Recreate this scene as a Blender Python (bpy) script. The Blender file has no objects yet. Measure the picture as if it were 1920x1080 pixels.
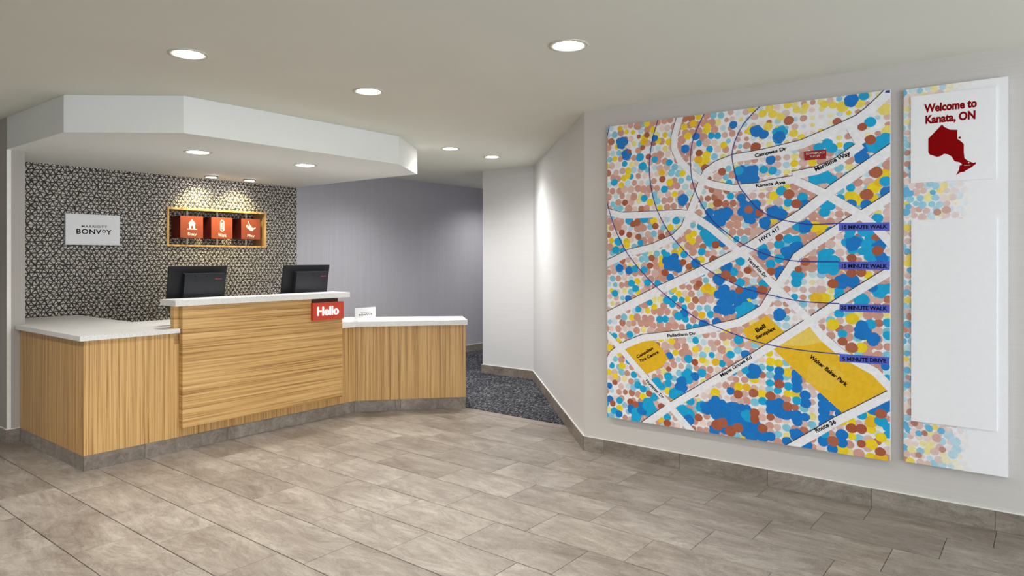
import bpy, bmesh, math, random
from mathutils import Vector, Matrix, noise

random.seed(7)
SC = bpy.context.scene
COL = SC.collection

# ------------------------------------------------------------------ camera, world, light levels
# World x runs along the desk front, y runs from the map wall's near end to the back wall.
cam_data = bpy.data.cameras.new('camera')
cam = bpy.data.objects.new('camera', cam_data)
COL.objects.link(cam)
cam.location = (0.0, 0.0, 1.38)
cam.rotation_euler = (math.radians(90), 0, math.radians(-51.746))
cam_data.sensor_width = 36.0
cam_data.lens = 1281.0 * 36.0 / 1920.0
cam_data.shift_y = -55.0 / 1920.0
cam_data.clip_start = 0.05
SC.camera = cam

SC.view_settings.view_transform = 'Standard'
SC.view_settings.look = 'None'
SC.view_settings.gamma = 1.0
SC.view_settings.use_curve_mapping = False
SC.view_settings.exposure = 0.45

world = bpy.data.worlds.new('daylight')
SC.world = world
world.use_nodes = True
bg = world.node_tree.nodes['Background']
bg.inputs['Color'].default_value = (0.86, 0.93, 1.0, 1)
bg.inputs['Strength'].default_value = 3.2

CEIL = 2.44
SOFF = 2.197
LAMP_MAIN = 78.0
LAMP_HALL = 98.0
LAMP_SOFFIT = 40.0
LAMP_ACCENT = 21.0
LAMP_COLOR = (1.0, 0.975, 0.935)


def added_spot(x, y, watts, z=CEIL, col=LAMP_COLOR, spread=116):
    """spot light added under the ceiling, without a fixture, to raise the brightness"""
    ld = bpy.data.lights.new('added_spot', 'SPOT')
    ld.energy = watts
    ld.color = col
    ld.spot_size = math.radians(spread)
    ld.spot_blend = 1.0
    ld.shadow_soft_size = 0.08
    lo = bpy.data.objects.new('added_spot', ld)
    lo.location = (x, y, z - 0.02)
    COL.objects.link(lo)


for sx, sy in ((1.74, 1.88), (0.64, 3.45), (0.64, 5.0)):  # extra unseen lights over the lobby, added for brightness
    added_spot(sx, sy, LAMP_MAIN)
for sx, sy in ((7.7, 6.0), (5.25, 5.8)):  # added passage lights, placed for the bright patches on the grey wall
    added_spot(sx, sy, LAMP_HALL * 0.75, col=(1.0, 0.99, 0.98), spread=150)


# ------------------------------------------------------------------ helpers
def lin(c):
    c = c / 255.0
    return c / 12.92 if c <= 0.04045 else ((c + 0.055) / 1.055) ** 2.4


def rgb(r, g, b):
    return (lin(r), lin(g), lin(b), 1.0)


def link(o, parent=None):
    COL.objects.link(o)
    if parent is not None:
        o.parent = parent
    return o


def tag(o, label=None, cat=None, group=None, kind=None):
    if label: o['label'] = label
    if cat: o['category'] = cat
    if group: o['group'] = group
    if kind: o['kind'] = kind
    return o


def empty(name, loc, rz=0.0):
    o = bpy.data.objects.new(name, None)
    o.empty_display_size = 0.1
    o.location = loc
    o.rotation_euler = (0, 0, rz)
    return link(o)


class MB:
    """Collects solids and builds them as one mesh object."""
    def __init__(self):
        self.bm = bmesh.new()

    def prism(self, pts, z0, z1):
        """pts: counter-clockwise plan polygon"""
        a = [self.bm.verts.new((x, y, z0)) for x, y in pts]
        b = [self.bm.verts.new((x, y, z1)) for x, y in pts]
        n = len(pts)
        self.bm.faces.new(list(reversed(a)))
        self.bm.faces.new(b)
        for i in range(n):
            j = (i + 1) % n
            self.bm.faces.new((a[i], a[j], b[j], b[i]))
        return self

    def box(self, x0, x1, y0, y1, z0, z1):
        return self.prism([(x0, y0), (x1, y0), (x1, y1), (x0, y1)], z0, z1)

    def extrude(self, pts3, d):
        """closed outline of 3-D points, pushed along vector d"""
        a = [self.bm.verts.new(p) for p in pts3]
        b = [self.bm.verts.new(Vector(p) + Vector(d)) for p in pts3]
        n = len(pts3)
        self.bm.faces.new(list(reversed(a)))
        self.bm.faces.new(b)
        for i in range(n):
            j = (i + 1) % n
            self.bm.faces.new((a[i], a[j], b[j], b[i]))
        return self

    def lathe(self, prof, c=(0, 0, 0), n=40, axis='Z', cap=True):
        rings = []
        for r, h in prof:
            ring = []
            for k in range(n):
                t = 2 * math.pi * k / n
                ring.append(self.bm.verts.new((c[0] + r * math.cos(t), c[1] + r * math.sin(t), c[2] + h)))
            rings.append(ring)
        for i in range(len(rings) - 1):
            for k in range(n):
                j = (k + 1) % n
                self.bm.faces.new((rings[i][k], rings[i][j], rings[i + 1][j], rings[i + 1][k]))
        if cap:
            self.bm.faces.new(list(reversed(rings[0])))
            self.bm.faces.new(rings[-1])
        return self

    def bevel(self, w, seg=2, angle=30):
        es = [e for e in self.bm.edges if e.is_manifold and e.calc_face_angle(0) > math.radians(angle)]
        bmesh.ops.bevel(self.bm, geom=es, offset=w, segments=seg, affect='EDGES', profile=0.5)
        return self

    def mesh(self, name, mat=None, smooth=False):
        bmesh.ops.recalc_face_normals(self.bm, faces=self.bm.faces)
        m = bpy.data.meshes.new(name)
        self.bm.to_mesh(m)
        self.bm.free()
        if smooth:
            for p in m.polygons:
                p.use_smooth = True
        if mat: m.materials.append(mat)
        return m

    def build(self, name, mat, parent=None, smooth=False):
        o = bpy.data.objects.new(name, self.mesh(name, mat, smooth))
        return link(o, parent)


# ------------------------------------------------------------------ materials
def new_mat(name):
    m = bpy.data.materials.new(name)
    m.use_nodes = True
    nt = m.node_tree
    b = nt.nodes['Principled BSDF']
    return m, nt, b


def N(nt, t, **kw):
    n = nt.nodes.new(t)
    for k, v in kw.items():
        setattr(n, k, v)
    return n


def ramp(nt, stops, interp='LINEAR'):
    r = N(nt, 'ShaderNodeValToRGB')
    r.color_ramp.interpolation = interp
    el = r.color_ramp.elements
    while len(el) > 1:
        el.remove(el[-1])
    el[0].position = stops[0][0]
    el[0].color = stops[0][1]
    for p, c in stops[1:]:
        e = el.new(p)
        e.color = c
    return r


def coords(nt, scale=(1, 1, 1), kind='Object', rot=(0, 0, 0)):
    tc = N(nt, 'ShaderNodeTexCoord')
    mp = N(nt, 'ShaderNodeMapping')
    mp.inputs['Scale'].default_value = scale
    mp.inputs['Rotation'].default_value = rot
    nt.links.new(tc.outputs[kind], mp.inputs['Vector'])
    return mp.outputs['Vector']


def tex_noise(nt, vec, scale, detail=4, rough=0.55, dist=0.0):
    n = N(nt, 'ShaderNodeTexNoise')
    n.inputs['Scale'].default_value = scale
    n.inputs['Detail'].default_value = detail
    n.inputs['Roughness'].default_value = rough
    n.inputs['Distortion'].default_value = dist
    nt.links.new(vec, n.inputs['Vector'])
    return n.outputs['Fac']


def mix(nt, fac, a, b, mode='MIX'):
    m = N(nt, 'ShaderNodeMix', data_type='RGBA', blend_type=mode)
    for sock, v in ((m.inputs['Factor'], fac), (m.inputs['A'], a), (m.inputs['B'], b)):
        pass
    ins = {'f': m.inputs[0], 'a': m.inputs[6], 'b': m.inputs[7]}
    for k, v in (('f', fac), ('a', a), ('b', b)):
        if isinstance(v, (int, float)):
            ins[k].default_value = v if k == 'f' else (v, v, v, 1)
        elif isinstance(v, tuple):
            ins[k].default_value = v
        else:
            nt.links.new(v, ins[k])
    return m.outputs[2]


def math_n(nt, op, a, b=None, c=None):
    m = N(nt, 'ShaderNodeMath', operation=op)
    for i, v in enumerate((a, b, c)):
        if v is None: continue
        if isinstance(v, (int, float)):
            m.inputs[i].default_value = v
        else:
            nt.links.new(v, m.inputs[i])
    return m.outputs[0]


def bump(nt, b, h, strength=0.1, dist=0.002):
    n = N(nt, 'ShaderNodeBump')
    n.inputs['Strength'].default_value = strength
    n.inputs['Distance'].default_value = dist
    nt.links.new(h, n.inputs['Height'])
    nt.links.new(n.outputs['Normal'], b.inputs['Normal'])


def plain(name, col, rough=0.5, metal=0.0, vary=0.04, scale=30, bmp=0.0, spec=0.5):
    """one colour with a little noise in it"""
    m, nt, b = new_mat(name)
    v = coords(nt)
    n = tex_noise(nt, v, scale, 3)
    lo = tuple(c * (1 - vary) for c in col[:3]) + (1,)
    hi = tuple(min(1, c * (1 + vary)) for c in col[:3]) + (1,)
    r = ramp(nt, [(0.3, lo), (0.7, hi)])
    nt.links.new(n, r.inputs['Fac'])
    nt.links.new(r.outputs['Color'], b.inputs['Base Color'])
    b.inputs['Roughness'].default_value = rough
    b.inputs['Metallic'].default_value = metal
    b.inputs['Specular IOR Level'].default_value = spec
    if bmp: bump(nt, b, n, bmp)
    return m


def emit(name, col, strength):
    m, nt, b = new_mat(name)
    b.inputs['Base Color'].default_value = (0.8, 0.8, 0.8, 1)
    b.inputs['Emission Color'].default_value = col
    b.inputs['Emission Strength'].default_value = strength
    return m


def streaky(name, base, amp, scale, rough=0.7, bmp=0.05):
    """woven vinyl wall covering, threads drawn out along one axis"""
    m, nt, b = new_mat(name)
    v = coords(nt, scale, 'Object')
    n1 = tex_noise(nt, v, 1.0, 5, 0.65)
    n2 = tex_noise(nt, coords(nt, (0.7, 0.7, 0.7)), 1.0, 3)
    lo = tuple(c * (1 - amp) for c in base[:3]) + (1,)
    hi = tuple(min(1, c * (1 + amp)) for c in base[:3]) + (1,)
    r = ramp(nt, [(0.3, lo), (0.7, hi)])
    nt.links.new(n1, r.inputs['Fac'])
    nt.links.new(r.outputs['Color'], b.inputs['Base Color'])
    b.inputs['Roughness'].default_value = rough
    b.inputs['Specular IOR Level'].default_value = 0.3
    bump(nt, b, n1, bmp, 0.001)
    return m


def stone():
    m, nt, b = new_mat('porcelain_stone')
    tc = N(nt, 'ShaderNodeTexCoord')
    oi = N(nt, 'ShaderNodeObjectInfo')
    mul = N(nt, 'ShaderNodeVectorMath', operation='SCALE')
    cx = N(nt, 'ShaderNodeCombineXYZ')
    nt.links.new(oi.outputs['Random'], cx.inputs[0])
    r2 = math_n(nt, 'FRACT', math_n(nt, 'MULTIPLY', oi.outputs['Random'], 17.31))
    nt.links.new(r2, cx.inputs[1])
    nt.links.new(cx.outputs[0], mul.inputs[0])
    mul.inputs['Scale'].default_value = 40.0
    add = N(nt, 'ShaderNodeVectorMath', operation='ADD')
    nt.links.new(tc.outputs['Object'], add.inputs[0])
    nt.links.new(mul.outputs[0], add.inputs[1])
    mp = N(nt, 'ShaderNodeMapping')
    mp.inputs['Scale'].default_value = (2.6, 1.0, 2.6)
    nt.links.new(add.outputs[0], mp.inputs['Vector'])
    # tilt the veins differently from tile to tile
    ang = math_n(nt, 'MULTIPLY', math_n(nt, 'SUBTRACT', r2, 0.5), 1.6)
    cr = N(nt, 'ShaderNodeCombineXYZ')
    nt.links.new(ang, cr.inputs[2])
    nt.links.new(cr.outputs[0], mp.inputs['Rotation'])
    v = mp.outputs['Vector']
    big = tex_noise(nt, v, 1.3, 9, 0.66, 0.9)
    veins = tex_noise(nt, v, 2.2, 12, 0.72, 3.0)
    streak_v = N(nt, 'ShaderNodeMapping')
    streak_v.inputs['Scale'].default_value = (7.0, 1.0, 7.0)
    nt.links.new(v, streak_v.inputs['Vector'])
    streak = tex_noise(nt, streak_v.outputs['Vector'], 2.4, 8, 0.7, 0.8)
    fine = tex_noise(nt, add.outputs[0], 90, 5, 0.7)
    r = ramp(nt, [(0.25, rgb(112, 102, 94)), (0.42, rgb(136, 127, 118)), (0.56, rgb(151, 143, 134)), (0.75, rgb(172, 165, 157))])
    nt.links.new(big, r.inputs['Fac'])
    rv = ramp(nt, [(0.36, (1, 1, 1, 1)), (0.435, (0.80, 0.77, 0.74, 1)), (0.455, (0.62, 0.59, 0.56, 1)), (0.475, (0.92, 0.91, 0.9, 1)), (0.58, (1.03, 1.03, 1.02, 1)), (0.61, (1.28, 1.27, 1.25, 1)), (0.64, (1, 1, 1, 1))])
    nt.links.new(veins, rv.inputs['Fac'])
    c = mix(nt, 0.8, r.outputs['Color'], rv.outputs['Color'], 'MULTIPLY')
    rs = ramp(nt, [(0.30, (0.80, 0.79, 0.78, 1)), (0.5, (1, 1, 1, 1)), (0.70, (1.18, 1.18, 1.17, 1))])
    nt.links.new(streak, rs.inputs['Fac'])
    c = mix(nt, 0.75, c, rs.outputs['Color'], 'MULTIPLY')
    rf = ramp(nt, [(0.3, (0.86, 0.86, 0.86, 1)), (0.7, (1.12, 1.12, 1.12, 1))])
    nt.links.new(fine, rf.inputs['Fac'])
    c = mix(nt, 1.0, c, rf.outputs['Color'], 'MULTIPLY')
    rt = ramp(nt, [(0.0, (0.88, 0.86, 0.84, 1)), (0.5, (1.0, 0.985, 0.97, 1)), (1.0, (1.06, 1.06, 1.06, 1))])
    nt.links.new(oi.outputs['Random'], rt.inputs['Fac'])
    c = mix(nt, 1.0, c, rt.outputs['Color'], 'MULTIPLY')
    nt.links.new(c, b.inputs['Base Color'])
    rr = N(nt, 'ShaderNodeMapRange')
    rr.inputs['To Min'].default_value = 0.36
    rr.inputs['To Max'].default_value = 0.52
    nt.links.new(veins, rr.inputs['Value'])
    nt.links.new(rr.outputs[0], b.inputs['Roughness'])
    b.inputs['Specular IOR Level'].default_value = 0.45
    bump(nt, b, veins, 0.12, 0.002)
    return m


def wood(name, scale, dark=1.0):
    m, nt, b = new_mat(name)
    v = coords(nt, scale)
    wob = tex_noise(nt, coords(nt, (1.5, 1.5, 1.5)), 1.0, 2)
    n1 = tex_noise(nt, v, 1.0, 3, 0.5, 0.15)
    v2 = coords(nt, tuple(s * 3.1 for s in scale))
    n2 = tex_noise(nt, v2, 1.0, 3, 0.6, 0.1)
    f = math_n(nt, 'ADD', math_n(nt, 'MULTIPLY', n1, 0.62), math_n(nt, 'MULTIPLY', n2, 0.38))
    f = math_n(nt, 'ADD', f, math_n(nt, 'MULTIPLY', math_n(nt, 'SUBTRACT', wob, 0.5), 0.06))
    def dk(r_, g_, b_):
        c = rgb(r_, g_, b_)
        return tuple(x * dark for x in c[:3]) + (1,)
    r = ramp(nt, [(0.30, dk(134, 95, 54)), (0.41, dk(170, 127, 74)), (0.49, dk(202, 159, 99)), (0.57, dk(217, 175, 114)), (0.70, dk(230, 194, 138))])
    nt.links.new(f, r.inputs['Fac'])
    nt.links.new(r.outputs['Color'], b.inputs['Base Color'])
    b.inputs['Roughness'].default_value = 0.42
    b.inputs['Specular IOR Level'].default_value = 0.4
    bump(nt, b, n2, 0.05, 0.0006)
    return m


def triangle_paper():
    """wallpaper of small pale triangles between dark hand-drawn lines"""
    m, nt, b = new_mat('triangle_wallpaper')
    tc = N(nt, 'ShaderNodeTexCoord')
    nz = N(nt, 'ShaderNodeTexNoise')
    nz.inputs['Scale'].default_value = 20.0
    nz.inputs['Detail'].default_value = 2
    nt.links.new(tc.outputs['Object'], nz.inputs['Vector'])
    sub = N(nt, 'ShaderNodeVectorMath', operation='SUBTRACT')
    sub.inputs[1].default_value = (0.5, 0.5, 0.5)
    nt.links.new(nz.outputs['Color'], sub.inputs[0])
    sc = N(nt, 'ShaderNodeVectorMath', operation='SCALE')
    sc.inputs['Scale'].default_value = 0.040
    nt.links.new(sub.outputs[0], sc.inputs[0])
    add = N(nt, 'ShaderNodeVectorMath', operation='ADD')
    nt.links.new(tc.outputs['Object'], add.inputs[0])
    nt.links.new(sc.outputs[0], add.inputs[1])
    sep = N(nt, 'ShaderNodeSeparateXYZ')
    nt.links.new(add.outputs[0], sep.inputs[0])
    X, Z = sep.outputs[0], sep.outputs[2]
    row, base = 0.034, 0.046
    a = math_n(nt, 'DIVIDE', Z, row)
    xb = math_n(nt, 'DIVIDE', X, base)
    half = math_n(nt, 'MULTIPLY', a, 0.5)
    fam = [a, math_n(nt, 'ADD', xb, half), math_n(nt, 'SUBTRACT', xb, half)]
    d = None
    for q in fam:
        fr = math_n(nt, 'ABSOLUTE', math_n(nt, 'SUBTRACT', math_n(nt, 'FRACT', q), 0.5))
        e = math_n(nt, 'SUBTRACT', 0.5, fr)          # 0 on a line
        d = e if d is None else math_n(nt, 'MINIMUM', d, e)
    r = ramp(nt, [(0.075, rgb(24, 22, 22)), (0.17, rgb(206, 199, 190))])
    nt.links.new(d, r.inputs['Fac'])
    # single cells differ a little
    cell = tex_noise(nt, tc.outputs['Object'], 28, 2)
    rc = ramp(nt, [(0.35, (0.72, 0.71, 0.70, 1)), (0.65, (1.08, 1.06, 1.03, 1))])
    nt.links.new(cell, rc.inputs['Fac'])
    c = mix(nt, 1.0, r.outputs['Color'], rc.outputs['Color'], 'MULTIPLY')
    nt.links.new(c, b.inputs['Base Color'])
    b.inputs['Roughness'].default_value = 0.6
    bump(nt, b, d, 0.15, 0.001)
    return m


def carpet_mat():
    m, nt, b = new_mat('flecked_carpet')
    v = coords(nt, (26, 95, 40), 'Object', (0, 0, math.radians(38)))
    n = tex_noise(nt, v, 1.0, 4, 0.75)
    n2 = tex_noise(nt, coords(nt), 3.0, 3)
    r = ramp(nt, [(0.43, rgb(32, 33, 37)), (0.53, rgb(62, 63, 69)), (0.59, rgb(130, 131, 136)), (0.66, rgb(205, 205, 207))])
    nt.links.new(n, r.inputs['Fac'])
    r2 = ramp(nt, [(0.35, (0.65, 0.65, 0.68, 1)), (0.65, (1.1, 1.1, 1.1, 1))])
    nt.links.new(n2, r2.inputs['Fac'])
    c = mix(nt, 1.0, r.outputs['Color'], r2.outputs['Color'], 'MULTIPLY')
    nt.links.new(c, b.inputs['Base Color'])
    b.inputs['Roughness'].default_value = 0.95
    b.inputs['Specular IOR Level'].default_value = 0.1
    bump(nt, b, n, 0.6, 0.006)
    return m


def quartz():
    m, nt, b = new_mat('white_quartz')
    n = tex_noise(nt, coords(nt), 220, 2, 0.5)
    n2 = tex_noise(nt, coords(nt), 5, 5, 0.6, 1.0)
    r = ramp(nt, [(0.30, rgb(214, 212, 208)), (0.5, rgb(234, 233, 230)), (0.7, rgb(243, 243, 241))])
    nt.links.new(n, r.inputs['Fac'])
    r2 = ramp(nt, [(0.4, (0.96, 0.96, 0.955, 1)), (0.6, (1, 1, 1, 1))])
    nt.links.new(n2, r2.inputs['Fac'])
    nt.links.new(mix(nt, 1.0, r.outputs['Color'], r2.outputs['Color'], 'MULTIPLY'), b.inputs['Base Color'])
    b.inputs['Roughness'].default_value = 0.3
    return m


def print_mat(name, rough=0.5, blotch=0.06):
    """flat print: one colour per printed patch, with a slight watercolour unevenness"""
    m, nt, b = new_mat(name)
    at = N(nt, 'ShaderNodeAttribute', attribute_name='ink')
    n = tex_noise(nt, coords(nt), 45, 3)
    r = ramp(nt, [(0.3, (1 - blotch,) * 3 + (1,)), (0.7, (1 + blotch,) * 3 + (1,))])
    nt.links.new(n, r.inputs['Fac'])
    nt.links.new(mix(nt, 1.0, at.outputs['Color'], r.outputs['Color'], 'MULTIPLY'), b.inputs['Base Color'])
    b.inputs['Roughness'].default_value = rough
    return m


M = {}
M['stone'] = stone()
M['grout'] = plain('grout', rgb(96, 88, 80), 0.9)
M['ceiling'] = plain('ceiling_paint', rgb(230, 230, 219), 0.9, vary=0.015, scale=2, spec=0.2)
M['soffit'] = plain('soffit_paint', rgb(235, 236, 233), 0.85, vary=0.015, scale=2, spec=0.2)
M['wall_light'] = streaky('pale_wall_covering', rgb(206, 201, 196), 0.035, (1.2, 1.2, 110))
M['wall_lit'] = streaky('lit_pale_wall_covering', rgb(221, 221, 222), 0.025, (1.2, 1.2, 110))  # same covering as the map wall, lamplight put in as paler colour
M['wall_grey'] = streaky('grey_wall_covering', rgb(178, 176, 183), 0.05, (60, 60, 1.0))
M['wall_left'] = streaky('taupe_wall_covering', rgb(176, 170, 164), 0.05, (90, 90, 1.2))
M['paper'] = triangle_paper()
M['carpet'] = carpet_mat()
M['wood_v'] = wood('veneer_upright', (85, 85, 0.8))
M['wood_h'] = wood('veneer_level', (0.8, 0.8, 80))
M['quartz'] = quartz()
M['white_trim'] = plain('white_trim', rgb(232, 230, 224), 0.5)
M['black'] = plain('black_plastic', rgb(22, 23, 27), 0.5, vary=0.1, spec=0.3)
M['black2'] = plain('black_gloss_plastic', rgb(32, 34, 40), 0.4, vary=0.1, spec=0.35)
M['screen'] = plain('dark_screen', rgb(14, 15, 18), 0.15)
M['dark_wood'] = plain('dark_bracket', rgb(62, 42, 34), 0.6, vary=0.1)
M['frame_wood'] = wood('frame_veneer', (40, 40, 3))
M['orange'] = plain('orange_cube_paint', rgb(150, 68, 38), 0.5, vary=0.05)
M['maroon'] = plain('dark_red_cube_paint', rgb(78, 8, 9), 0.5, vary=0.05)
M['red'] = plain('red_sign', rgb(204, 66, 42), 0.4, vary=0.03)
M['sign_white'] = plain('white_sign', rgb(232, 232, 234), 0.4, vary=0.01)
M['ink_black'] = plain('black_ink', rgb(16, 16, 19), 0.8, spec=0.1)
M['ink_white'] = plain('white_ink', rgb(246, 240, 232), 0.5)
M['ink_red'] = plain('red_ink', rgb(138, 0, 3), 0.8, spec=0.1)
M['logo_red'] = plain('logo_red', rgb(196, 56, 60), 0.5)
M['lit_white'] = emit('lit_letters', (1.0, 0.96, 0.9, 1), 1.6)
M['lamp'] = emit('lamp_lens', (1.0, 0.96, 0.90, 1), 45.0)
M['ring'] = plain('lamp_trim_paint', rgb(206, 203, 192), 0.6)
M['ring_grey'] = plain('lamp_trim_grey', rgb(150, 146, 138), 0.5)
M['panel'] = plain('panel_white', rgb(245, 244, 246), 0.45, vary=0.01)
M['print'] = print_mat('map_print')
M['rod'] = plain('white_rod', rgb(228, 220, 214), 0.4)


# ------------------------------------------------------------------ placing meshes built in world coordinates
def wloc(o):
    p = Vector((0, 0, 0))
    while o is not None:
        p += Vector(o.location)
        o = o.parent
    return p


def part(name, mb, mat, parent=None, smooth=False):
    o = mb.build(name, mat, None, smooth)
    if parent is not None:
        o.data.transform(Matrix.Translation(-wloc(parent)))
        o.parent = parent
    return o


def centred(name, mb, mat, parent, c, smooth=False):
    """part whose own origin sits at world point c"""
    o = mb.build(name, mat, None, smooth)
    c = Vector(c)
    o.data.transform(Matrix.Translation(-c))
    o.location = c - (wloc(parent) if parent else Vector((0, 0, 0)))
    o.parent = parent
    return o


class Plane:
    """a flat face: o = corner, x and y = unit directions on it, n = outward normal"""
    def __init__(self, o, x, y, n):
        self.o, self.x, self.y, self.n = Vector(o), Vector(x).normalized(), Vector(y).normalized(), Vector(n).normalized()

    def p(self, s, t, off=0.0):
        return self.o + self.x * s + self.y * t + self.n * off


class Ink:
    """flat printed patches on a plane, each with its own colour and thin layer"""
    def __init__(self, plane):
        self.pl = plane
        self.v, self.f, self.c = [], [], []

    def poly(self, pts, off, col):
        i = len(self.v)
        a = 0.0
        for k in range(len(pts)):
            x0, y0 = pts[k]
            x1, y1 = pts[(k + 1) % len(pts)]
            a += x0 * y1 - x1 * y0
        if a < 0: pts = list(reversed(pts))
        self.v += [tuple(self.pl.p(s, t, off)) for s, t in pts]
        self.f.append(tuple(range(i, i + len(pts))))
        self.c.append(col)

    def strip(self, pts, w, off, col, clip=None):
        """line of width w through pts, mitred; clipped to rectangle clip"""
        n = len(pts)
        nor = []
        for k in range(n):
            a = pts[max(k - 1, 0)]
            b = pts[min(k + 1, n - 1)]
            dx, dy = b[0] - a[0], b[1] - a[1]
            l = math.hypot(dx, dy) or 1
            nor.append((-dy / l, dx / l))
        for k in range(n - 1):
            a, b = pts[k], pts[k + 1]
            na, nb = nor[k], nor[k + 1]
            h = w / 2
            q = [(a[0] - na[0] * h, a[1] - na[1] * h), (b[0] - nb[0] * h, b[1] - nb[1] * h),
                 (b[0] + nb[0] * h, b[1] + nb[1] * h), (a[0] + na[0] * h, a[1] + na[1] * h)]
            if clip: q = clip_rect(q, clip)
            if len(q) > 2: self.poly(q, off, col)

    def build(self, name, mat, parent):
        m = bpy.data.meshes.new(name)
        base = wloc(parent)
        m.from_pydata([tuple(Vector(p) - base) for p in self.v], [], self.f)
        at = m.attributes.new('ink', 'FLOAT_COLOR', 'CORNER')
        k = 0
        for poly, c in zip(m.polygons, self.c):
            for li in poly.loop_indices:
                at.data[li].color = c
        m.materials.append(mat)
        return link(bpy.data.objects.new(name, m), parent)


def clip_half(pts, nx, ny, d):
    """keep nx*x+ny*y <= d"""
    out = []
    for i in range(len(pts)):
        a, b = pts[i], pts[(i + 1) % len(pts)]
        fa, fb = nx * a[0] + ny * a[1] - d, nx * b[0] + ny * b[1] - d
        if fa <= 0: out.append(a)
        if (fa < 0 < fb) or (fb < 0 < fa):
            t = fa / (fa - fb)
            out.append((a[0] + (b[0] - a[0]) * t, a[1] + (b[1] - a[1]) * t))
    return out


def clip_rect(pts, r):
    for h in ((-1, 0, -r[0]), (1, 0, r[1]), (0, -1, -r[2]), (0, 1, r[3])):
        pts = clip_half(pts, *h)
        if len(pts) < 3: return []
    return pts


def letters(name, text, plane, s, t, width, height, mat, parent, off=0.001, bold=0.0, angle=0.0, depth=0.0, spacing=1.0, align='CENTER'):
    """text fitted so that its ink is width x height, centred on (s, t) of the plane"""
    cu = bpy.data.curves.new(name, 'FONT')
    cu.body = text
    cu.size = 1.0
    cu.offset = bold
    cu.space_character = spacing
    cu.resolution_u = 3
    cu.extrude = 0.0
    tmp = bpy.data.objects.new(name, cu)
    COL.objects.link(tmp)
    bpy.context.view_layer.update()
    me = bpy.data.meshes.new_from_object(tmp.evaluated_get(bpy.context.evaluated_depsgraph_get()))
    bpy.data.objects.remove(tmp)
    bpy.data.curves.remove(cu)
    xs = [v.co.x for v in me.vertices]
    ys = [v.co.y for v in me.vertices]
    x0, x1, y0, y1 = min(xs), max(xs), min(ys), max(ys)
    base = wloc(parent)
    ca, sa = math.cos(angle), math.sin(angle)
    for v in me.vertices:
        a = ((v.co.x - x0) / (x1 - x0) - 0.5) * width
        b = ((v.co.y - y0) / (y1 - y0) - 0.5) * height
        v.co = plane.p(s + a * ca - b * sa, t + a * sa + b * ca, off) - base
    me.name = name
    me.materials.clear()
    me.materials.append(mat)
    if depth:
        bm = bmesh.new()
        bm.from_mesh(me)
        r = bmesh.ops.extrude_face_region(bm, geom=bm.faces[:])
        vs = [e for e in r['geom'] if isinstance(e, bmesh.types.BMVert)]
        bmesh.ops.translate(bm, verts=vs, vec=plane.n * depth)
        bmesh.ops.recalc_face_normals(bm, faces=bm.faces)
        bm.to_mesh(me)
        bm.free()
    return link(bpy.data.objects.new(name, me), parent)


def slab_on(plane, s0, s1, t0, t1, o0, o1):
    """box standing on a plane between offsets o0 and o1"""
    mb = MB()
    mb.extrude([plane.p(s0, t0, o0), plane.p(s1, t0, o0), plane.p(s1, t1, o0), plane.p(s0, t1, o0)], plane.n * (o1 - o0))
    return mb


# ------------------------------------------------------------------ the room shell
A = (4.197, 2.643)            # map wall meets the slanted wall
B = (6.27, 4.632)             # slanted wall meets the passage wall
C = (6.27, 5.395)             # end of the passage wall
WD = Vector((0.0228, -1.0, 0)).normalized()      # along the map wall, towards the camera
WN = Vector((-1.0, -0.0228, 0)).normalized()     # out of the map wall
YB = 6.78                     # back wall
YF = -3.0                     # open side behind the camera, left without a wall to admit daylight
XL = -4.0


def floor_poly():
    e = Vector((A[0], A[1], 0)) + WD * (A[1] - YF) / abs(WD.y)
    return e


E0 = floor_poly()

sub = MB()
sub.box(XL, 9.2, YF, YB + 0.1, -0.14, -0.022)
floor = tag(sub.build('floor', M['grout']), kind='structure')

# porcelain tiles, 0.3065 x 0.5625 apart, each row a third of a tile further on
TW, TL, GAP, GAPY = 0.3065, 0.5625, 0.0042, 0.0022
full_me = None
rng = random.Random(3)
dA = (B[0] - A[0], B[1] - A[1])
lA = math.hypot(*dA)
nA = (dA[1] / lA, -dA[0] / lA)             # to the wall side of the slanted wall


def tile_mesh(polys, c, h):
    bm = bmesh.new()
    for pts in polys:
        lo = [bm.verts.new((x - c[0], y - c[1], -0.012)) for x, y in pts]
        mid = [bm.verts.new((x - c[0], y - c[1], -0.0015)) for x, y in pts]
        cx = sum(p[0] for p in pts) / len(pts)
        cy = sum(p[1] for p in pts) / len(pts)
        k = 0.9965
        top = [bm.verts.new((cx + (x - cx) * 0.995 - c[0], cy + (y - cy) * k - c[1], 0.0)) for x, y in pts]
        n = len(pts)
        bm.faces.new(top)
        for i in range(n):
            j = (i + 1) % n
            bm.faces.new((lo[i], lo[j], mid[j], mid[i]))
            bm.faces.new((mid[i], mid[j], top[j], top[i]))
    m = bpy.data.meshes.new('tile')
    bm.to_mesh(m)
    bm.free()
    m.materials.append(M['stone'])
    return m


def area(p):
    return 0.5 * abs(sum(p[i][0] * p[(i + 1) % len(p)][1] - p[(i + 1) % len(p)][0] * p[i][1] for i in range(len(p))))


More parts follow.
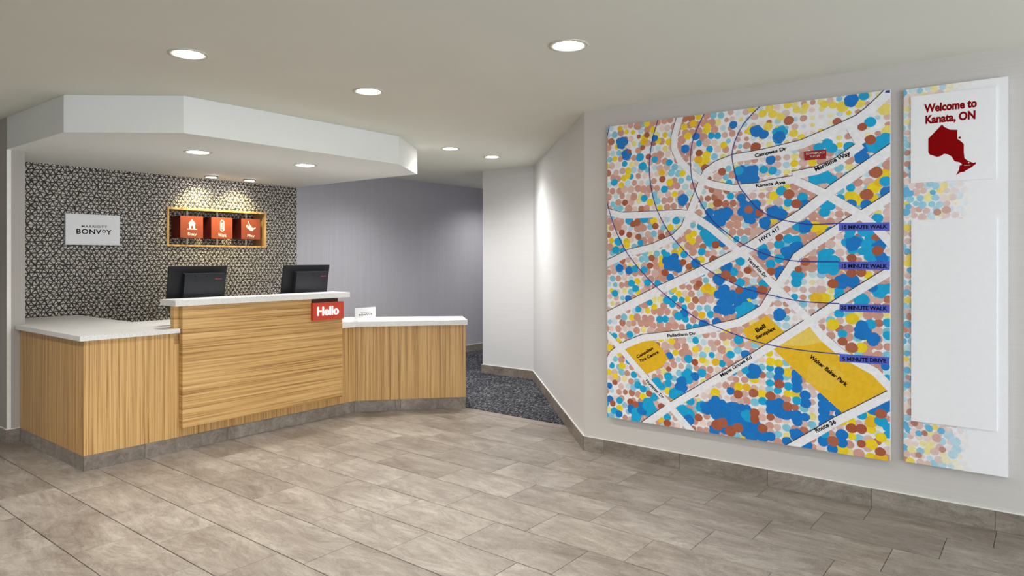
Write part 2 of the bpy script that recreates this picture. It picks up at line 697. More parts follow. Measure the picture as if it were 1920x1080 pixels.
n_tiles = 0
for k in range(-8, 12):
    x0 = 1.226 + TW * k
    x1 = x0 + TW
    jv = 2.653 - 0.1875 * (k - 2)
    n0 = math.floor((-0.6 - jv) / TL)
    for n in range(n0, n0 + 16):
        y0 = jv + n * TL
        y1 = y0 + TL
        if y0 > 6.3 or x1 < -0.9: continue
        if x1 < 1.55 and y0 > 6.6: continue
        if y0 < -0.2 and x1 < 2.5: continue
        # under the desk nobody sees a tile
        if x0 > 1.85 and y0 > 5.05 and x1 < 3.9: continue
        pts = [(x0 + GAP / 2, y0 + GAPY / 2), (x1 - GAP / 2, y0 + GAPY / 2), (x1 - GAP / 2, y1 - GAPY / 2), (x0 + GAP / 2, y1 - GAPY / 2)]
        whole = list(pts)
        pts = clip_half(pts, 1, 0, 4.712)                       # carpet starts here
        if len(pts) < 3: continue
        hi = clip_half(pts, 0, -1, -A[1])                       # beyond the corner
        hi = clip_half(hi, nA[0], nA[1], nA[0] * A[0] + nA[1] * A[1] - 0.012) if len(hi) > 2 else []
        lo = clip_half(pts, 0, 1, A[1])
        lo = clip_half(lo, 1, 0.0228, A[0] + 0.0228 * A[1] - 0.012) if len(lo) > 2 else []
        # behind the wing of the desk
        polys = [p for p in (lo, hi) if len(p) > 2 and area(p) > 0.0004]
        if not polys: continue
        c = ((x0 + x1) / 2, (y0 + y1) / 2)
        if sum(area(p) for p in polys) > area(whole) * 0.9999:
            if full_me is None:
                full_me = tile_mesh([whole], c, 0)
            me = full_me
        else:
            me = tile_mesh(polys, c, 0)
        t = bpy.data.objects.new('tile', me)
        t.location = (c[0], c[1], rng.uniform(-0.0006, 0.0004))
        link(t, floor)
        n_tiles += 1

cp = MB()
cp.prism([(4.716, 3.158), (6.256, 4.634), (6.256, C[1] + 0.014), (9.19, C[1] + 0.014), (9.19, YB - 0.014), (5.06, YB - 0.014), (5.06, 4.60), (4.716, 4.268)], -0.02, 0.004)
carpet = cp.build('carpet', M['carpet'])
tag(carpet, 'charcoal grey carpet with pale flecks in the passage beside the desk', 'carpet')

ce = MB()
ce.box(XL, 9.2, YF, YB + 0.1, CEIL, CEIL + 0.12)
tag(ce.build('ceiling', M['ceiling']), kind='structure')

so = MB()
SP = [(1.674, 6.13), (1.674, 5.01), (2.165, 4.425), (4.035, 4.425), (4.617, 4.808), (4.617, YB), (1.80, YB), (1.80, 6.13)]
so.prism(SP, SOFF, CEIL - 0.001)
tag(so.build('ceiling_soffit', M['soffit']), kind='structure')

w = MB()
# the wall box is set into this wall, so it has an opening with a papered back
NX0, NX1, NZ0, NZ1 = 3.15, 4.224, 1.50, 1.887
w.box(1.79, NX0, YB, YB + 0.26, 0.0, CEIL)
w.box(NX1, 4.617, YB, YB + 0.26, 0.0, CEIL)
w.box(NX0, NX1, YB, YB + 0.26, 0.0, NZ0)
w.box(NX0, NX1, YB, YB + 0.26, NZ1, CEIL)
w.box(NX0, NX1, YB + 0.212, YB + 0.26, NZ0, NZ1)
tag(w.build('wall_back', M['paper']), kind='structure')
w = MB()
w.box(4.6172, 9.2, YB, YB + 0.26, -0.02, CEIL)
tag(w.build('wall_passage', M['wall_grey']), kind='structure')
w = MB()
w.prism([(1.674, 6.13), (1.79, 6.13), (1.79, YB + 0.12), (1.674, YB + 0.12)], 0.0, CEIL)
tag(w.build('wall_left', M['wall_left']), kind='structure')
st = MB()
st.box(1.6715, 1.6985, 6.1255, 6.1315, 0.1, SOFF).bevel(0.001, 1)
tag(st.build('trim_1', M['white_trim']), kind='structure')

# map wall, slanted wall and passage wall are one run of 0.14 m thick partitions
w = MB()
w.prism([(A[0], A[1]), (E0.x, E0.y), (E0.x + 0.14, E0.y), (A[0] + 0.16, A[1] - 0.06)], 0.0, CEIL)
tag(w.build('wall_right', M['wall_light']), kind='structure')
w = MB()
w.prism([(A[0], A[1]), (A[0] + 0.16, A[1] - 0.06), (B[0] + 0.14, B[1] - 0.055), (B[0], B[1])], 0.0, CEIL)
tag(w.build('wall_slanted', M['wall_lit']), kind='structure')
w = MB()
w.prism([(B[0], B[1]), (B[0] + 0.14, B[1] - 0.055), (B[0] + 0.14, C[1] - 0.14), (9.2, C[1] - 0.14), (9.2, C[1]), (C[0], C[1])], 0.0, CEIL)
tag(w.build('wall_corner', M['wall_lit']), kind='structure')
w = MB()
w.box(9.2, 9.3, C[1] - 0.2, YB + 0.12, 0.0, CEIL)
tag(w.build('wall_far', M['wall_grey']), kind='structure')
w = MB()
w.box(XL - 0.12, XL, YF, YB + 0.1, 0.0, CEIL)
tag(w.build('wall_side', M['wall_light']), kind='structure')
w = MB()
w.box(XL, 1.674, YB, YB + 0.12, 0.0, CEIL)
tag(w.build('wall_rear', M['wall_left']), kind='structure')


def base_run(name, a, b, joints, n, h=0.1, z0=0.0, thick=0.012, end_a=0.0, end_b=0.0):
    """stone skirting from a to b; joints = distances from a; n = out of the wall"""
    a, b = Vector((a[0], a[1], 0)), Vector((b[0], b[1], 0))
    L = (b - a).length
    d = (b - a) / L
    n = Vector((n[0], n[1], 0)).normalized()
    root = empty(name, (a.x, a.y, z0))
    tag(root, kind='structure')
    cuts = [-end_a] + list(joints) + [L + end_b]
    for p, q in zip(cuts[:-1], cuts[1:]):
        g = 0.0012
        m = MB()
        o = [a + d * (p + g), a + d * (q - g), a + d * (q - g) + n * thick, a + d * (p + g) + n * thick]
        m.extrude([(v.x, v.y, z0) for v in o], (0, 0, h))
        m.bevel(0.0012, 1)
        c = a + d * (p + q) / 2 + Vector((0, 0, z0 + h / 2))
        centred('tile', m, M['stone'], root, c)
    # white caulk line on top
    m = MB()
    o = [a - d * end_a, b + d * end_b, b + d * end_b + n * 0.009, a - d * end_a + n * 0.009]
    m.extrude([(v.x, v.y, z0 + h) for v in o], (0, 0, 0.004))
    part('caulk_line', m, M['white_trim'], root)
    return root


je = [0.166 + 0.564 * i for i in range(10)]
base_run('baseboard_right', A, (E0.x, E0.y), [x for x in je if x < (A[1] - YF) - 0.1], WN)
nd = (-nA[0], -nA[1])
base_run('baseboard_slanted', A, B, [0.34 + 0.604 * i for i in range(5) if 0.34 + 0.604 * i < lA - 0.05], nd)
base_run('baseboard_corner', B, C, [0.57], (-1, 0), end_b=0.012)
base_run('baseboard_passage', (4.75, YB), (9.2, YB), [0.5 + 0.604 * i for i in range(7)], (0, -1))
base_run('baseboard_left', (1.674, 6.13), (1.7545, 6.13), [], (0, -1), end_a=0.012)
base_run('baseboard_side', (1.674, 6.13), (1.674, YB), [], (-1, 0))


# ------------------------------------------------------------------ reception desk
desk = empty('reception_desk', (2.85, 5.0, 0))
tag(desk, 'angled wood veneer reception desk on a stone plinth below the lowered ceiling', 'desk')
DE = (3.949, 4.915)           # front turns into the wing
DW = Vector((0.755, -0.661, 0)).normalized()
DN = Vector((-DW.y, DW.x, 0)) * -1          # out of the wing, towards the camera
if DN.y > 0: DN = -DN
WL = 1.003
DF = Vector((DE[0], DE[1], 0)) + DW * WL
Z1 = 0.1

m = MB(); m.box(1.755, 1.775, 4.935, 6.125, Z1, 0.848).bevel(0.001, 1)
part('side_panel', m, M['wood_v'], desk)
m = MB(); m.box(1.755, 2.336, 4.915, 4.935, Z1, 0.848).bevel(0.001, 1)
part('front_panel', m, M['wood_v'], desk)
m = MB(); m.box(2.3375, 3.9487, 4.916, 4.934, Z1, 0.77).bevel(0.001, 1)
part('front_panel', m, M['wood_v'], desk)
# wing: two upright boards that meet in a fine joint
for p, q in ((0.0, 0.392), (0.3945, WL)):
    m = MB()
    a = Vector((DE[0], DE[1], Z1)) + DW * p
    b = Vector((DE[0], DE[1], Z1)) + DW * q
    m.extrude([a, b, b - DN * 0.02, a - DN * 0.02], (0, 0, 0.77 - Z1)).bevel(0.001, 1)
    part('wing_panel', m, M['wood_v'], desk)
m = MB()
a = Vector((DF.x, DF.y, Z1)) - DN * 0.0205
m.extrude([a, a - DN * 0.36, a - DN * 0.36 - DW * 0.02, a - DW * 0.02], (0, 0, 0.77 - Z1)).bevel(0.001, 1)
part('end_panel', m, M['wood_v'], desk)
# raised screen wall behind the fascia, and the fascia itself with its cut-out corner
m = MB(); m.box(2.335, 3.775, 4.9365, 4.968, 0.70, 1.043).bevel(0.001, 1)
part('divider', m, M['wood_h'], desk)
m = MB(); m.box(2.335, 3.44, 4.9155, 4.936, 0.849, 1.043).bevel(0.001, 1)
part('divider_facing', m, M['wood_h'], desk)
m = MB()
m.extrude([(2.372, 4.862, 0.172), (3.771, 4.862, 0.172), (3.771, 4.862, 0.86), (3.452, 4.862, 0.86), (3.452, 4.862, 1.043), (2.372, 4.862, 1.043)], (0, 0.05, 0)).bevel(0.0012, 1)
part('fascia_panel', m, M['wood_h'], desk)
m = MB(); m.box(3.455, 3.73, 4.872, 4.912, 0.985, 1.0425).bevel(0.001, 1)
part('sign_bracket', m, M['dark_wood'], desk)
m = MB(); m.extrude([(2.338, 4.97, 1.042), (2.338, 5.05, 1.042), (2.338, 4.97, 0.97)], (0.02, 0, 0))
part('shelf_bracket', m, M['dark_wood'], desk)


def plinth_run(a, b, joints, n):
    a, b = Vector((a[0], a[1], 0)), Vector((b[0], b[1], 0))
    L = (b - a).length
    d = (b - a) / L
    n = Vector((n[0], n[1], 0)).normalized()
    cuts = [0.0] + list(joints) + [L]
    for p, q in zip(cuts[:-1], cuts[1:]):
        m = MB()
        o = [a + d * (p + 0.0012), a + d * (q - 0.0012), a + d * (q - 0.0012) - n * 0.012, a + d * (p + 0.0012) - n * 0.012]
        m.extrude([(v.x, v.y, 0.0005) for v in o], (0, 0, 0.0985)).bevel(0.001, 1)
        centred('tile', m, M['stone'], plinth, a + d * (p + q) / 2 + Vector((0, 0, 0.05)))


core = MB()
core.prism([(1.768, 4.93), (3.955, 4.93), tuple((Vector((DF.x, DF.y)) - Vector((DN.x, DN.y)) * 0.014)), tuple((Vector((DF.x, DF.y)) - Vector((DN.x, DN.y)) * 0.34)), (4.1, 5.2), (2.3, 5.4), (2.3, 6.1), (1.768, 6.1)], 0.001, 0.098)
plinth = part('plinth', core, M['grout'], desk)
plinth_run((1.756, 4.916), DE, [0.382, 0.986, 1.59], (0, -1))
plinth_run(DE, (DF.x, DF.y), [0.363, 0.410], (DN.x, DN.y))
plinth_run((1.756, 4.93), (1.756, 6.115), [0.14, 0.744], (-1, 0))

# worktops
m = MB()
m.prism([(1.724, 4.884), (2.366, 4.884), (2.366, 4.9145), (2.333, 4.9145), (2.333, 4.9695), (3.76, 4.9695), (3.76, 5.68), (2.372, 5.68), (2.372, 6.776), (1.797, 6.776), (1.797, 6.124), (1.724, 6.124)], 0.849, 0.881)
m.bevel(0.0025, 2)
ct = m.build('countertop', M['quartz'])
tag(ct, 'low white stone worktop on the left end of the reception desk', 'countertop')
m = MB()
m.box(2.305, 3.826, 4.826, 5.06, 1.0435, 1.086).bevel(0.003, 2)
hc = m.build('raised_counter', M['quartz'])
tag(hc, 'raised white stone guest counter across the middle of the reception desk', 'countertop')
m = MB()
f0 = Vector((DE[0], DE[1])) + Vector((DN.x, DN.y)) * 0.05
f1 = Vector((DF.x, DF.y)) + Vector((DN.x, DN.y)) * 0.04 + Vector((DW.x, DW.y)) * 0.012
b1 = f1 - Vector((DN.x, DN.y)) * 0.42
m.prism([(3.775, 4.866), (3.925, 4.866), tuple(f1), tuple(b1), (4.2, 5.34), (3.775, 5.34)], 0.7715, 0.816)
m.bevel(0.003, 2)
wc = m.build('wing_counter', M['quartz'])
tag(wc, 'lower white stone top on the right wing of the desk', 'countertop')

# "Hello" sign on the fascia corner
hs = empty('greeting_sign', (3.604, 4.86, 0.852))
tag(hs, 'red box sign with lit white greeting on the corner of the desk front', 'sign')
m = MB(); m.box(3.448, 3.762, 4.83, 4.8615, 0.8605, 1.009).bevel(0.002, 1)
part('sign_box', m, M['red'], hs)
HP = Plane((3.448, 4.83, 0.8605), (1, 0, 0), (0, 0, 1), (0, -1, 0))
letters('lettering', 'Hello', HP, 0.149, 0.0765, 0.216, 0.074, M['lit_white'], hs, off=0.0005, bold=0.010, depth=0.005)

# tent card on the wing top
cs = empty('counter_card', (4.05, 4.9, 0.816))
tag(cs, 'small white card with black lettering standing on the right wing top', 'sign')
m = MB(); m.box(3.93, 4.165, 4.885, 4.890, 0.8225, 0.936).bevel(0.001, 1)
part('card', m, M['sign_white'], cs)
m = MB(); m.box(3.95, 4.145, 4.872, 4.93, 0.8165, 0.8225).bevel(0.001, 1)
part('foot', m, M['sign_white'], cs)
KP = Plane((3.93, 4.885, 0.8225), (1, 0, 0), (0, 0, 1), (0, -1, 0))


def hotel_club(plane, w, h, parent):
    """two-line mark: small spaced line over a larger line with a raised small o"""
    letters('lettering', 'MARRIOTT', plane, w * 0.515, h * 0.605, w * 0.47, h * 0.075, M['ink_black'], parent, off=0.0006, bold=0.012, spacing=1.25)
    letters('lettering', 'BONV', plane, w * 0.417, h * 0.435, w * 0.455, h * 0.165, M['ink_black'], parent, off=0.0006, bold=0.022, spacing=1.1)
    letters('lettering', 'O', plane, w * 0.692, h * 0.458, w * 0.070, h * 0.112, M['ink_black'], parent, off=0.0006, bold=0.02)
    letters('lettering', 'Y', plane, w * 0.785, h * 0.430, w * 0.100, h * 0.165, M['ink_black'], parent, off=0.0006, bold=0.022)


hotel_club(KP, 0.235, 0.1135, cs)

# monitors, backs turned to the guest side
def monitor(x0, x1, label, ybase):
    cx = (x0 + x1) / 2
    root = empty('computer_monitor', (cx, ybase, 0.881))
    tag(root, label, 'monitor', 'monitors behind the raised counter')
    W, H = x1 - x0, 0.315
    til = math.radians(10)
    # local frame of the tilted screen: y up along the screen, n towards the guest
    up = Vector((0, -math.sin(til), math.cos(til)))
    nn = Vector((0, -math.cos(til), -math.sin(til)))
    pl = Plane((x0, ybase - 0.005, 1.012), (1, 0, 0), up, nn)
    m = slab_on(pl, 0, W, 0, H, -0.016, 0.0).bevel(0.002, 1)
    part('screen_back', m, M['black'], root)
    m = slab_on(pl, 0.012, W - 0.012, 0.012, H - 0.012, -0.0175, -0.0165)
    part('screen', m, M['screen'], root)
    m = MB()
    o = 0.028
    outer = [(0.10, 0.03), (W - 0.035, 0.03), (W - 0.035, H - 0.052), (0.10, H - 0.052)]
    m.extrude([pl.p(s, t, 0.0005) for s, t in outer], pl.n * 0.045).bevel(0.010, 3)
    hs_ = part('housing', m, M['black2'], root)
    hp = Plane(pl.p(0.10, 0.03, 0.0455), pl.x, pl.y, pl.n)
    letters('logo', 'lenovo', hp, W - 0.135 - 0.052, H - 0.082 - 0.038, 0.052, 0.012, M['logo_red'], root, off=0.0006, bold=0.01)
    for q in (0.075, 0.165):
        m = slab_on(hp, q, q + 0.008, H - 0.082 - 0.022, H - 0.082 - 0.016, 0.0, 0.0008)
        part('vent_slot', m, M['screen'], root)
    m = MB(); m.box(cx - 0.03, cx + 0.03, ybase + 0.0, ybase + 0.02, 0.896, 1.09)
    part('stand', m, M['black'], root)
    m = MB(); m.box(cx - 0.11, cx + 0.11, ybase - 0.06, ybase + 0.13, 0.882, 0.896).bevel(0.004, 2)
    part('foot', m, M['black'], root)
    return root


monitor(2.405, 2.857, 'black monitor back seen over the left half of the raised counter', 5.19)
monitor(3.372, 3.838, 'black monitor back seen over the right end of the raised counter', 5.19)

# ------------------------------------------------------------------ signs on the patterned wall
ws = empty('wall_plaque', (2.492, YB, 1.64))
tag(ws, 'white rectangular wall plaque with black two-line lettering on patterned wallpaper', 'sign')
m = MB(); m.box(2.27, 2.714, 6.75, YB - 0.001, 1.503, 1.776).bevel(0.0015, 1)
part('plaque', m, M['sign_white'], ws)
hotel_club(Plane((2.27, 6.75, 1.503), (1, 0, 0), (0, 0, 1), (0, -1, 0)), 0.444, 0.273, ws)

FY, FB = 6.768, YB + 0.2115
fr = empty('display_frame', (3.687, YB, 1.6935))
tag(fr, 'long open wooden box set in the patterned wall with white rods holding red cubes', 'display frame')
fx0, fx1, fz0, fz1, ft = 3.1505, 4.2235, 1.5005, 1.8865, 0.019
m = MB(); m.box(fx0, fx1, FY, FB, fz1 - ft, fz1).bevel(0.001, 1); part('top_board', m, M['frame_wood'], fr)
m = MB(); m.box(fx0, fx1, FY, FB, fz0, fz0 + ft).bevel(0.001, 1); part('bottom_board', m, M['frame_wood'], fr)
m = MB(); m.box(fx0, fx0 + ft, FY, FB, fz0 + ft + 0.0003, fz1 - ft - 0.0003).bevel(0.001, 1); part('side_board', m, M['frame_wood'], fr)
m = MB(); m.box(fx1 - ft, fx1, FY, FB, fz0 + ft + 0.0003, fz1 - ft - 0.0003).bevel(0.001, 1); part('side_board', m, M['frame_wood'], fr)

CY0, CY1 = 6.772, 6.968


def icon(plane, shape, mat, parent, off=0.0007):
    v, f = [], []
    base = wloc(parent)
    for pts in shape:
        a = sum(pts[k][0] * pts[(k + 1) % len(pts)][1] - pts[(k + 1) % len(pts)][0] * pts[k][1] for k in range(len(pts)))
        if a < 0: pts = list(reversed(pts))
        i = len(v)
        v += [tuple(plane.p(s, t, off) - base) for s, t in pts]
        f.append(tuple(range(i, i + len(pts))))
    me = bpy.data.meshes.new('icon')
    me.from_pydata(v, [], f)
    me.materials.append(mat)
    return link(bpy.data.objects.new('icon', me), parent)


def disc(cx, cy, r, n=18, sx=1.0):
    return [(cx + sx * r * math.cos(2 * math.pi * k / n), cy + r * math.sin(2 * math.pi * k / n)) for k in range(n)]


def ring(path, w):
    """closed band of width w along a closed path, as quads"""
    out = []
    n = len(path)
    cx = sum(p[0] for p in path) / n
    cy = sum(p[1] for p in path) / n
    nor = []
    for k in range(n):
        a, b = path[k - 1], path[(k + 1) % n]
        dx, dy = b[0] - a[0], b[1] - a[1]
        l = math.hypot(dx, dy)
        nor.append((-dy / l, dx / l))
    for k in range(n):
        j = (k + 1) % n
        a, b, na, nb = path[k], path[j], nor[k], nor[j]
        out.append([(a[0] - na[0] * w / 2, a[1] - na[1] * w / 2), (b[0] - nb[0] * w / 2, b[1] - nb[1] * w / 2),
                    (b[0] + nb[0] * w / 2, b[1] + nb[1] * w / 2), (a[0] + na[0] * w / 2, a[1] + na[1] * w / 2)])
    return out


def oval(cx, cy, r, half, n=10):
    """upright rounded slot"""
    p = []
    for k in range(n + 1):
        t = math.pi * k / n
        p.append((cx + r * math.cos(t), cy + half + r * math.sin(t)))
    for k in range(n + 1):
        t = math.pi + math.pi * k / n
        p.append((cx + r * math.cos(t), cy - half + r * math.sin(t)))
    return p


house = [[(0.505, 0.855), (0.675, 0.655), (0.335, 0.655)],
         [(0.37, 0.66), (0.64, 0.66), (0.64, 0.555), (0.37, 0.555)],
         [(0.37, 0.56), (0.465, 0.56), (0.465, 0.42), (0.37, 0.42)],
         [(0.555, 0.56), (0.64, 0.56), (0.64, 0.42), (0.555, 0.42)],
         [(0.295, 0.42), (0.725, 0.42), (0.725, 0.385), (0.295, 0.385)]]
clip_icon = ring(oval(0.51, 0.615, 0.075, 0.175), 0.045) + ring(oval(0.51, 0.60, 0.026, 0.12, 6), 0.022)
play_icon = [[(0.325, 0.895), (0.355, 0.905), (0.485, 0.665), (0.445, 0.645)],
             disc(0.305, 0.655, 0.062),
             [(0.25, 0.60), (0.36, 0.665), (0.44, 0.62), (0.40, 0.48)],
             [(0.42, 0.68), (0.53, 0.66), (0.545, 0.60), (0.44, 0.615)],
             [(0.40, 0.50), (0.44, 0.625), (0.52, 0.62), (0.56, 0.49), (0.52, 0.425), (0.45, 0.43)],
             [(0.54, 0.61), (0.56, 0.49), (0.68, 0.50), (0.76, 0.575), (0.74, 0.60), (0.66, 0.565), (0.60, 0.56)],
             [(0.52, 0.43), (0.57, 0.50), (0.64, 0.505), (0.61, 0.43), (0.56, 0.415)]]

cubes = [(3.282, 3.513, 'Stay', house, 'red cube with a white house symbol on a rod in the wooden box'),
         (3.600, 3.830, 'Work', clip_icon, 'red cube with a white paper clip symbol on a rod in the wooden box'),
         (3.930, 4.152, 'Play', play_icon, 'red cube with a white figure at play on a rod in the wooden box')]
for x0, x1, word, sh, lab in cubes:
    cx, cy = (x0 + x1) / 2, (CY0 + CY1) / 2
    cb = empty('sign_cube', (cx, cy, 1.588))
    tag(cb, lab, 'cube', 'red cubes in the wooden box')
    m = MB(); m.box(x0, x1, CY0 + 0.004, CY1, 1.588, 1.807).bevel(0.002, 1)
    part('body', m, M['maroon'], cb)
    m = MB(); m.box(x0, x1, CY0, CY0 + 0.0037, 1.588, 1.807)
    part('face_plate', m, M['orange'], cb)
    pl = Plane((x0, CY0, 1.588), (1, 0, 0), (0, 0, 1), (0, -1, 0))
    W, H = x1 - x0, 0.219
    icon(pl, [[(s * W, t * H) for s, t in q] for q in sh], M['ink_white'], cb)
    letters('lettering', word, pl, 0.515 * W, 0.165 * H, 0.40 * W, 0.165 * H, M['ink_white'], cb, off=0.0007, bold=0.01)
    for z0, z1 in ((fz0 + ft + 0.0003, 1.5875), (1.8075, fz1 - ft - 0.0003)):
        m = MB()
        m.lathe([(0.0095, z0), (0.0095, z1)], (cx, cy, 0), 16)
        part('rod', m, M['rod'], fr, True)


# ------------------------------------------------------------------ panels on the map wall
O_MAP = Vector((4.1665, 2.435, 0))
MP = Plane(O_MAP, WD, (0, 0, 1), WN)
MS, MZ0, MZ1 = 1.747, 0.274, 2.302
mp = empty('wall_map', MP.p(MS / 2, MZ0, -0.023))
tag(mp, 'large square dotted street map panel with white roads on the right wall', 'map')
part('board', slab_on(MP, 0, MS, MZ0, MZ1, -0.023, 0.0).bevel(0.0015, 1), M['panel'], mp)
for s in (0.2, MS - 0.2):
    for t in (MZ0 + 0.2, MZ1 - 0.2):
        part('mount', slab_on(MP, s - 0.02, s + 0.02, t - 0.02, t + 0.02, -0.034, -0.0231), M['ring_grey'], mp)

INK = dict(blue=rgb(0, 122, 206), mid=rgb(0, 170, 222), sky=rgb(134, 205, 228), pale_sky=rgb(196, 226, 236), pink=rgb(212, 158, 141), rose=rgb(222, 186, 176),
           shell=rgb(240, 217, 207), brown=rgb(170, 84, 48), tan=rgb(188, 118, 92), yellow=rgb(246, 214, 24), gold=rgb(242, 192, 28), lemon=rgb(243, 230, 140), white=rgb(247, 246, 248))
ROADS=[
(0.043, [(0.543, 2.322), (0.497, 2.18), (0.497, 2.104), (0.532, 2.025), (0.612, 1.936), (0.689, 1.876)]) ,
(0.05, [(0.689, 1.876), (0.714, 1.928), (0.781, 1.971), (0.886, 2.002), (1.033, 2.013), (1.121, 2.024), (1.29, 2.05), (1.477, 2.115), (1.59, 2.16), (1.648, 2.202), (1.699, 2.248), (1.755, 2.302)]) ,
(0.05, [(1.551, 2.125), (1.605, 2.017)]) ,
(0.046, [(1.238, 1.871), (1.303, 1.879), (1.375, 1.889), (1.477, 1.928), (1.608, 2.017)]) ,
(0.056, [(1.775, 1.991), (1.47, 1.783), (1.409, 1.735), (1.297, 1.645), (0.968, 1.439), (0.919, 1.416), (0.756, 1.334), (0.586, 1.258), (0.407, 1.178), (0.219, 1.086), (-0.038, 0.96)]) ,
(0.043, [(0.689, 1.876), (0.756, 1.849), (0.879, 1.818), (1.033, 1.818), (1.121, 1.835), (1.256, 1.848)]) ,
(0.046, [(1.241, 1.862), (1.261, 1.837), (1.409, 1.758), (1.597, 1.627), (1.679, 1.551), (1.775, 1.435)]) ,
(0.046, [(1.775, 1.734), (1.634, 1.641), (1.564, 1.602), (1.34, 1.451), (1.262, 1.393), (1.218, 1.317), (1.143, 1.201), (1.099, 1.127), (1.068, 1.076), (0.968, 1.01), (0.919, 0.984), (0.756, 0.938), (0.586, 0.896), (0.443, 0.873), (0.27, 0.843), (0.149, 0.791), (0.076, 0.741)]) ,
(0.043, [(0.129, 0.789), (0.038, 0.715), (0.0, 0.649), (-0.021, 0.613)]) ,
(0.04, [(-0.038, 0.881), (0.092, 0.771)]) ,
(0.043, [(0.076, 0.785), (0.295, 0.575), (0.469, 0.407), (0.627, 0.256)]) ,
(0.046, [(0.23, 0.217), (0.469, 0.407), (0.822, 0.646), (0.968, 0.748), (1.232, 0.939), (1.34, 1.017), (1.491, 1.131), (1.78, 1.334)]) ,
(0.046, [(0.603, 1.67), (0.74, 1.578), (0.919, 1.426), (0.968, 1.396), (1.144, 1.208), (1.333, 1.02), (1.411, 0.923), (1.511, 0.839), (1.673, 0.756), (1.775, 0.647)]) ,
(0.043, [(-0.038, 1.721), (0.0, 1.708), (0.121, 1.676), (0.359, 1.676), (0.532, 1.678), (0.627, 1.665)]) ,
(0.046, [(0.689, 1.876), (0.637, 1.752), (0.603, 1.67), (0.568, 1.583), (0.497, 1.517), (0.342, 1.456), (0.17, 1.42), (0.0, 1.346), (-0.046, 1.32)]) ,
(0.046, [(1.213, 0.251), (1.382, 0.378), (1.477, 0.453), (1.609, 0.542), (1.78, 0.659)]) ,
]
ARCS= [[(1.058, 2.308), (1.033, 2.291), (0.968, 2.229), (0.919, 2.159), (0.883, 2.06), (0.883, 1.979), (0.919, 1.842), (0.968, 1.767), (1.046, 1.676), (1.158, 1.618), (1.29, 1.586), (1.361, 1.579), (1.49, 1.58)], [(0.705, 2.312), (0.655, 2.219), (0.619, 2.12), (0.607, 2.002), (0.624, 1.868), (0.662, 1.766), (0.722, 1.665), (0.788, 1.588), (0.919, 1.486), (0.968, 1.457), (1.084, 1.406), (1.195, 1.375), (1.303, 1.363), (1.49, 1.362)], [(0.384, 2.307), (0.351, 2.211), (0.328, 2.095), (0.319, 1.975), (0.342, 1.81), (0.386, 1.682), (0.461, 1.552), (0.536, 1.464), (0.619, 1.383), (0.756, 1.29), (0.919, 1.212), (0.968, 1.193), (1.121, 1.159), (1.29, 1.13), (1.493, 1.125)], [(0.017, 2.307), (-0.008, 2.205)], [(-0.004, 1.783), (0.021, 1.696), (0.067, 1.576), (0.131, 1.453), (0.19, 1.373), (0.266, 1.29), (0.359, 1.202), (0.462, 1.12), (0.572, 1.044), (0.672, 0.987), (0.788, 0.946), (0.968, 0.89), (1.121, 0.859), (1.303, 0.843), (1.495, 0.838)]]
PARKS= [[(0.942, 0.939), (1.092, 1.038), (1.192, 0.943), (1.065, 0.853), (0.985, 0.873)], [(1.333, 0.998), (1.131, 0.836), (1.232, 0.74), (1.518, 0.498), (1.737, 0.666), (1.671, 0.746), (1.476, 0.848)], [(0.121, 0.752), (0.218, 0.814), (0.351, 0.834), (0.405, 0.789), (0.456, 0.719), (0.397, 0.653), (0.3, 0.604)]]
BOXES= [[(1.49, 1.583), (1.746, 1.578), (1.746, 1.533), (1.49, 1.539)], [(1.49, 1.363), (1.746, 1.365), (1.746, 1.319), (1.49, 1.319)], [(1.494, 1.122), (1.746, 1.128), (1.746, 1.084), (1.494, 1.081)], [(1.494, 0.841), (1.744, 0.841), (1.744, 0.8), (1.494, 0.795)]]
HOTEL= [(1.302, 2.007), (1.424, 2.008), (1.424, 1.954), (1.305, 1.954)]
TEXTS= [('Campeau Dr', (1.02, 1.996), (1.207, 2.024), 0.0261), ('Maritime Way', (1.368, 1.884), (1.553, 1.965), 0.029), ('Kanata Ave', (1.025, 1.814), (1.198, 1.825), 0.0232), ('HWY 417', (1.054, 1.477), (1.171, 1.557), 0.0261), ('TerryFox Dr', (0.97, 1.373), (1.081, 1.261), 0.0246), ('Palladium Dr', (0.45, 0.861), (0.645, 0.89), 0.0217), ('Maple Grove Rd', (0.812, 0.635), (1.004, 0.772), 0.0246), ('Huntmar Dr', (0.291, 0.555), (0.415, 0.45), 0.0232), ('Route 36', (1.372, 0.372), (1.479, 0.443), 0.0275), ('Walter Baker Park', (1.33, 0.805), (1.526, 0.656), 0.0261), ('Bell', (1.033, 0.929), (1.087, 0.966), 0.0275), ('Sensplex', (1.031, 0.888), (1.145, 0.957), 0.0261), ('Canadian', (0.232, 0.701), (0.351, 0.774), 0.0232), ('Tire Centre', (0.252, 0.674), (0.39, 0.752), 0.0232), ('10 MINUTE WALK', (1.506, 1.546), (1.734, 1.545), 0.0246), ('15 MINUTE WALK', (1.506, 1.327), (1.734, 1.327), 0.0246), ('20 MINUTE WALK', (1.501, 1.091), (1.734, 1.096), 0.0246), ('5 MINUTE DRIVE', (1.509, 0.801), (1.729, 0.809), 0.0246)]
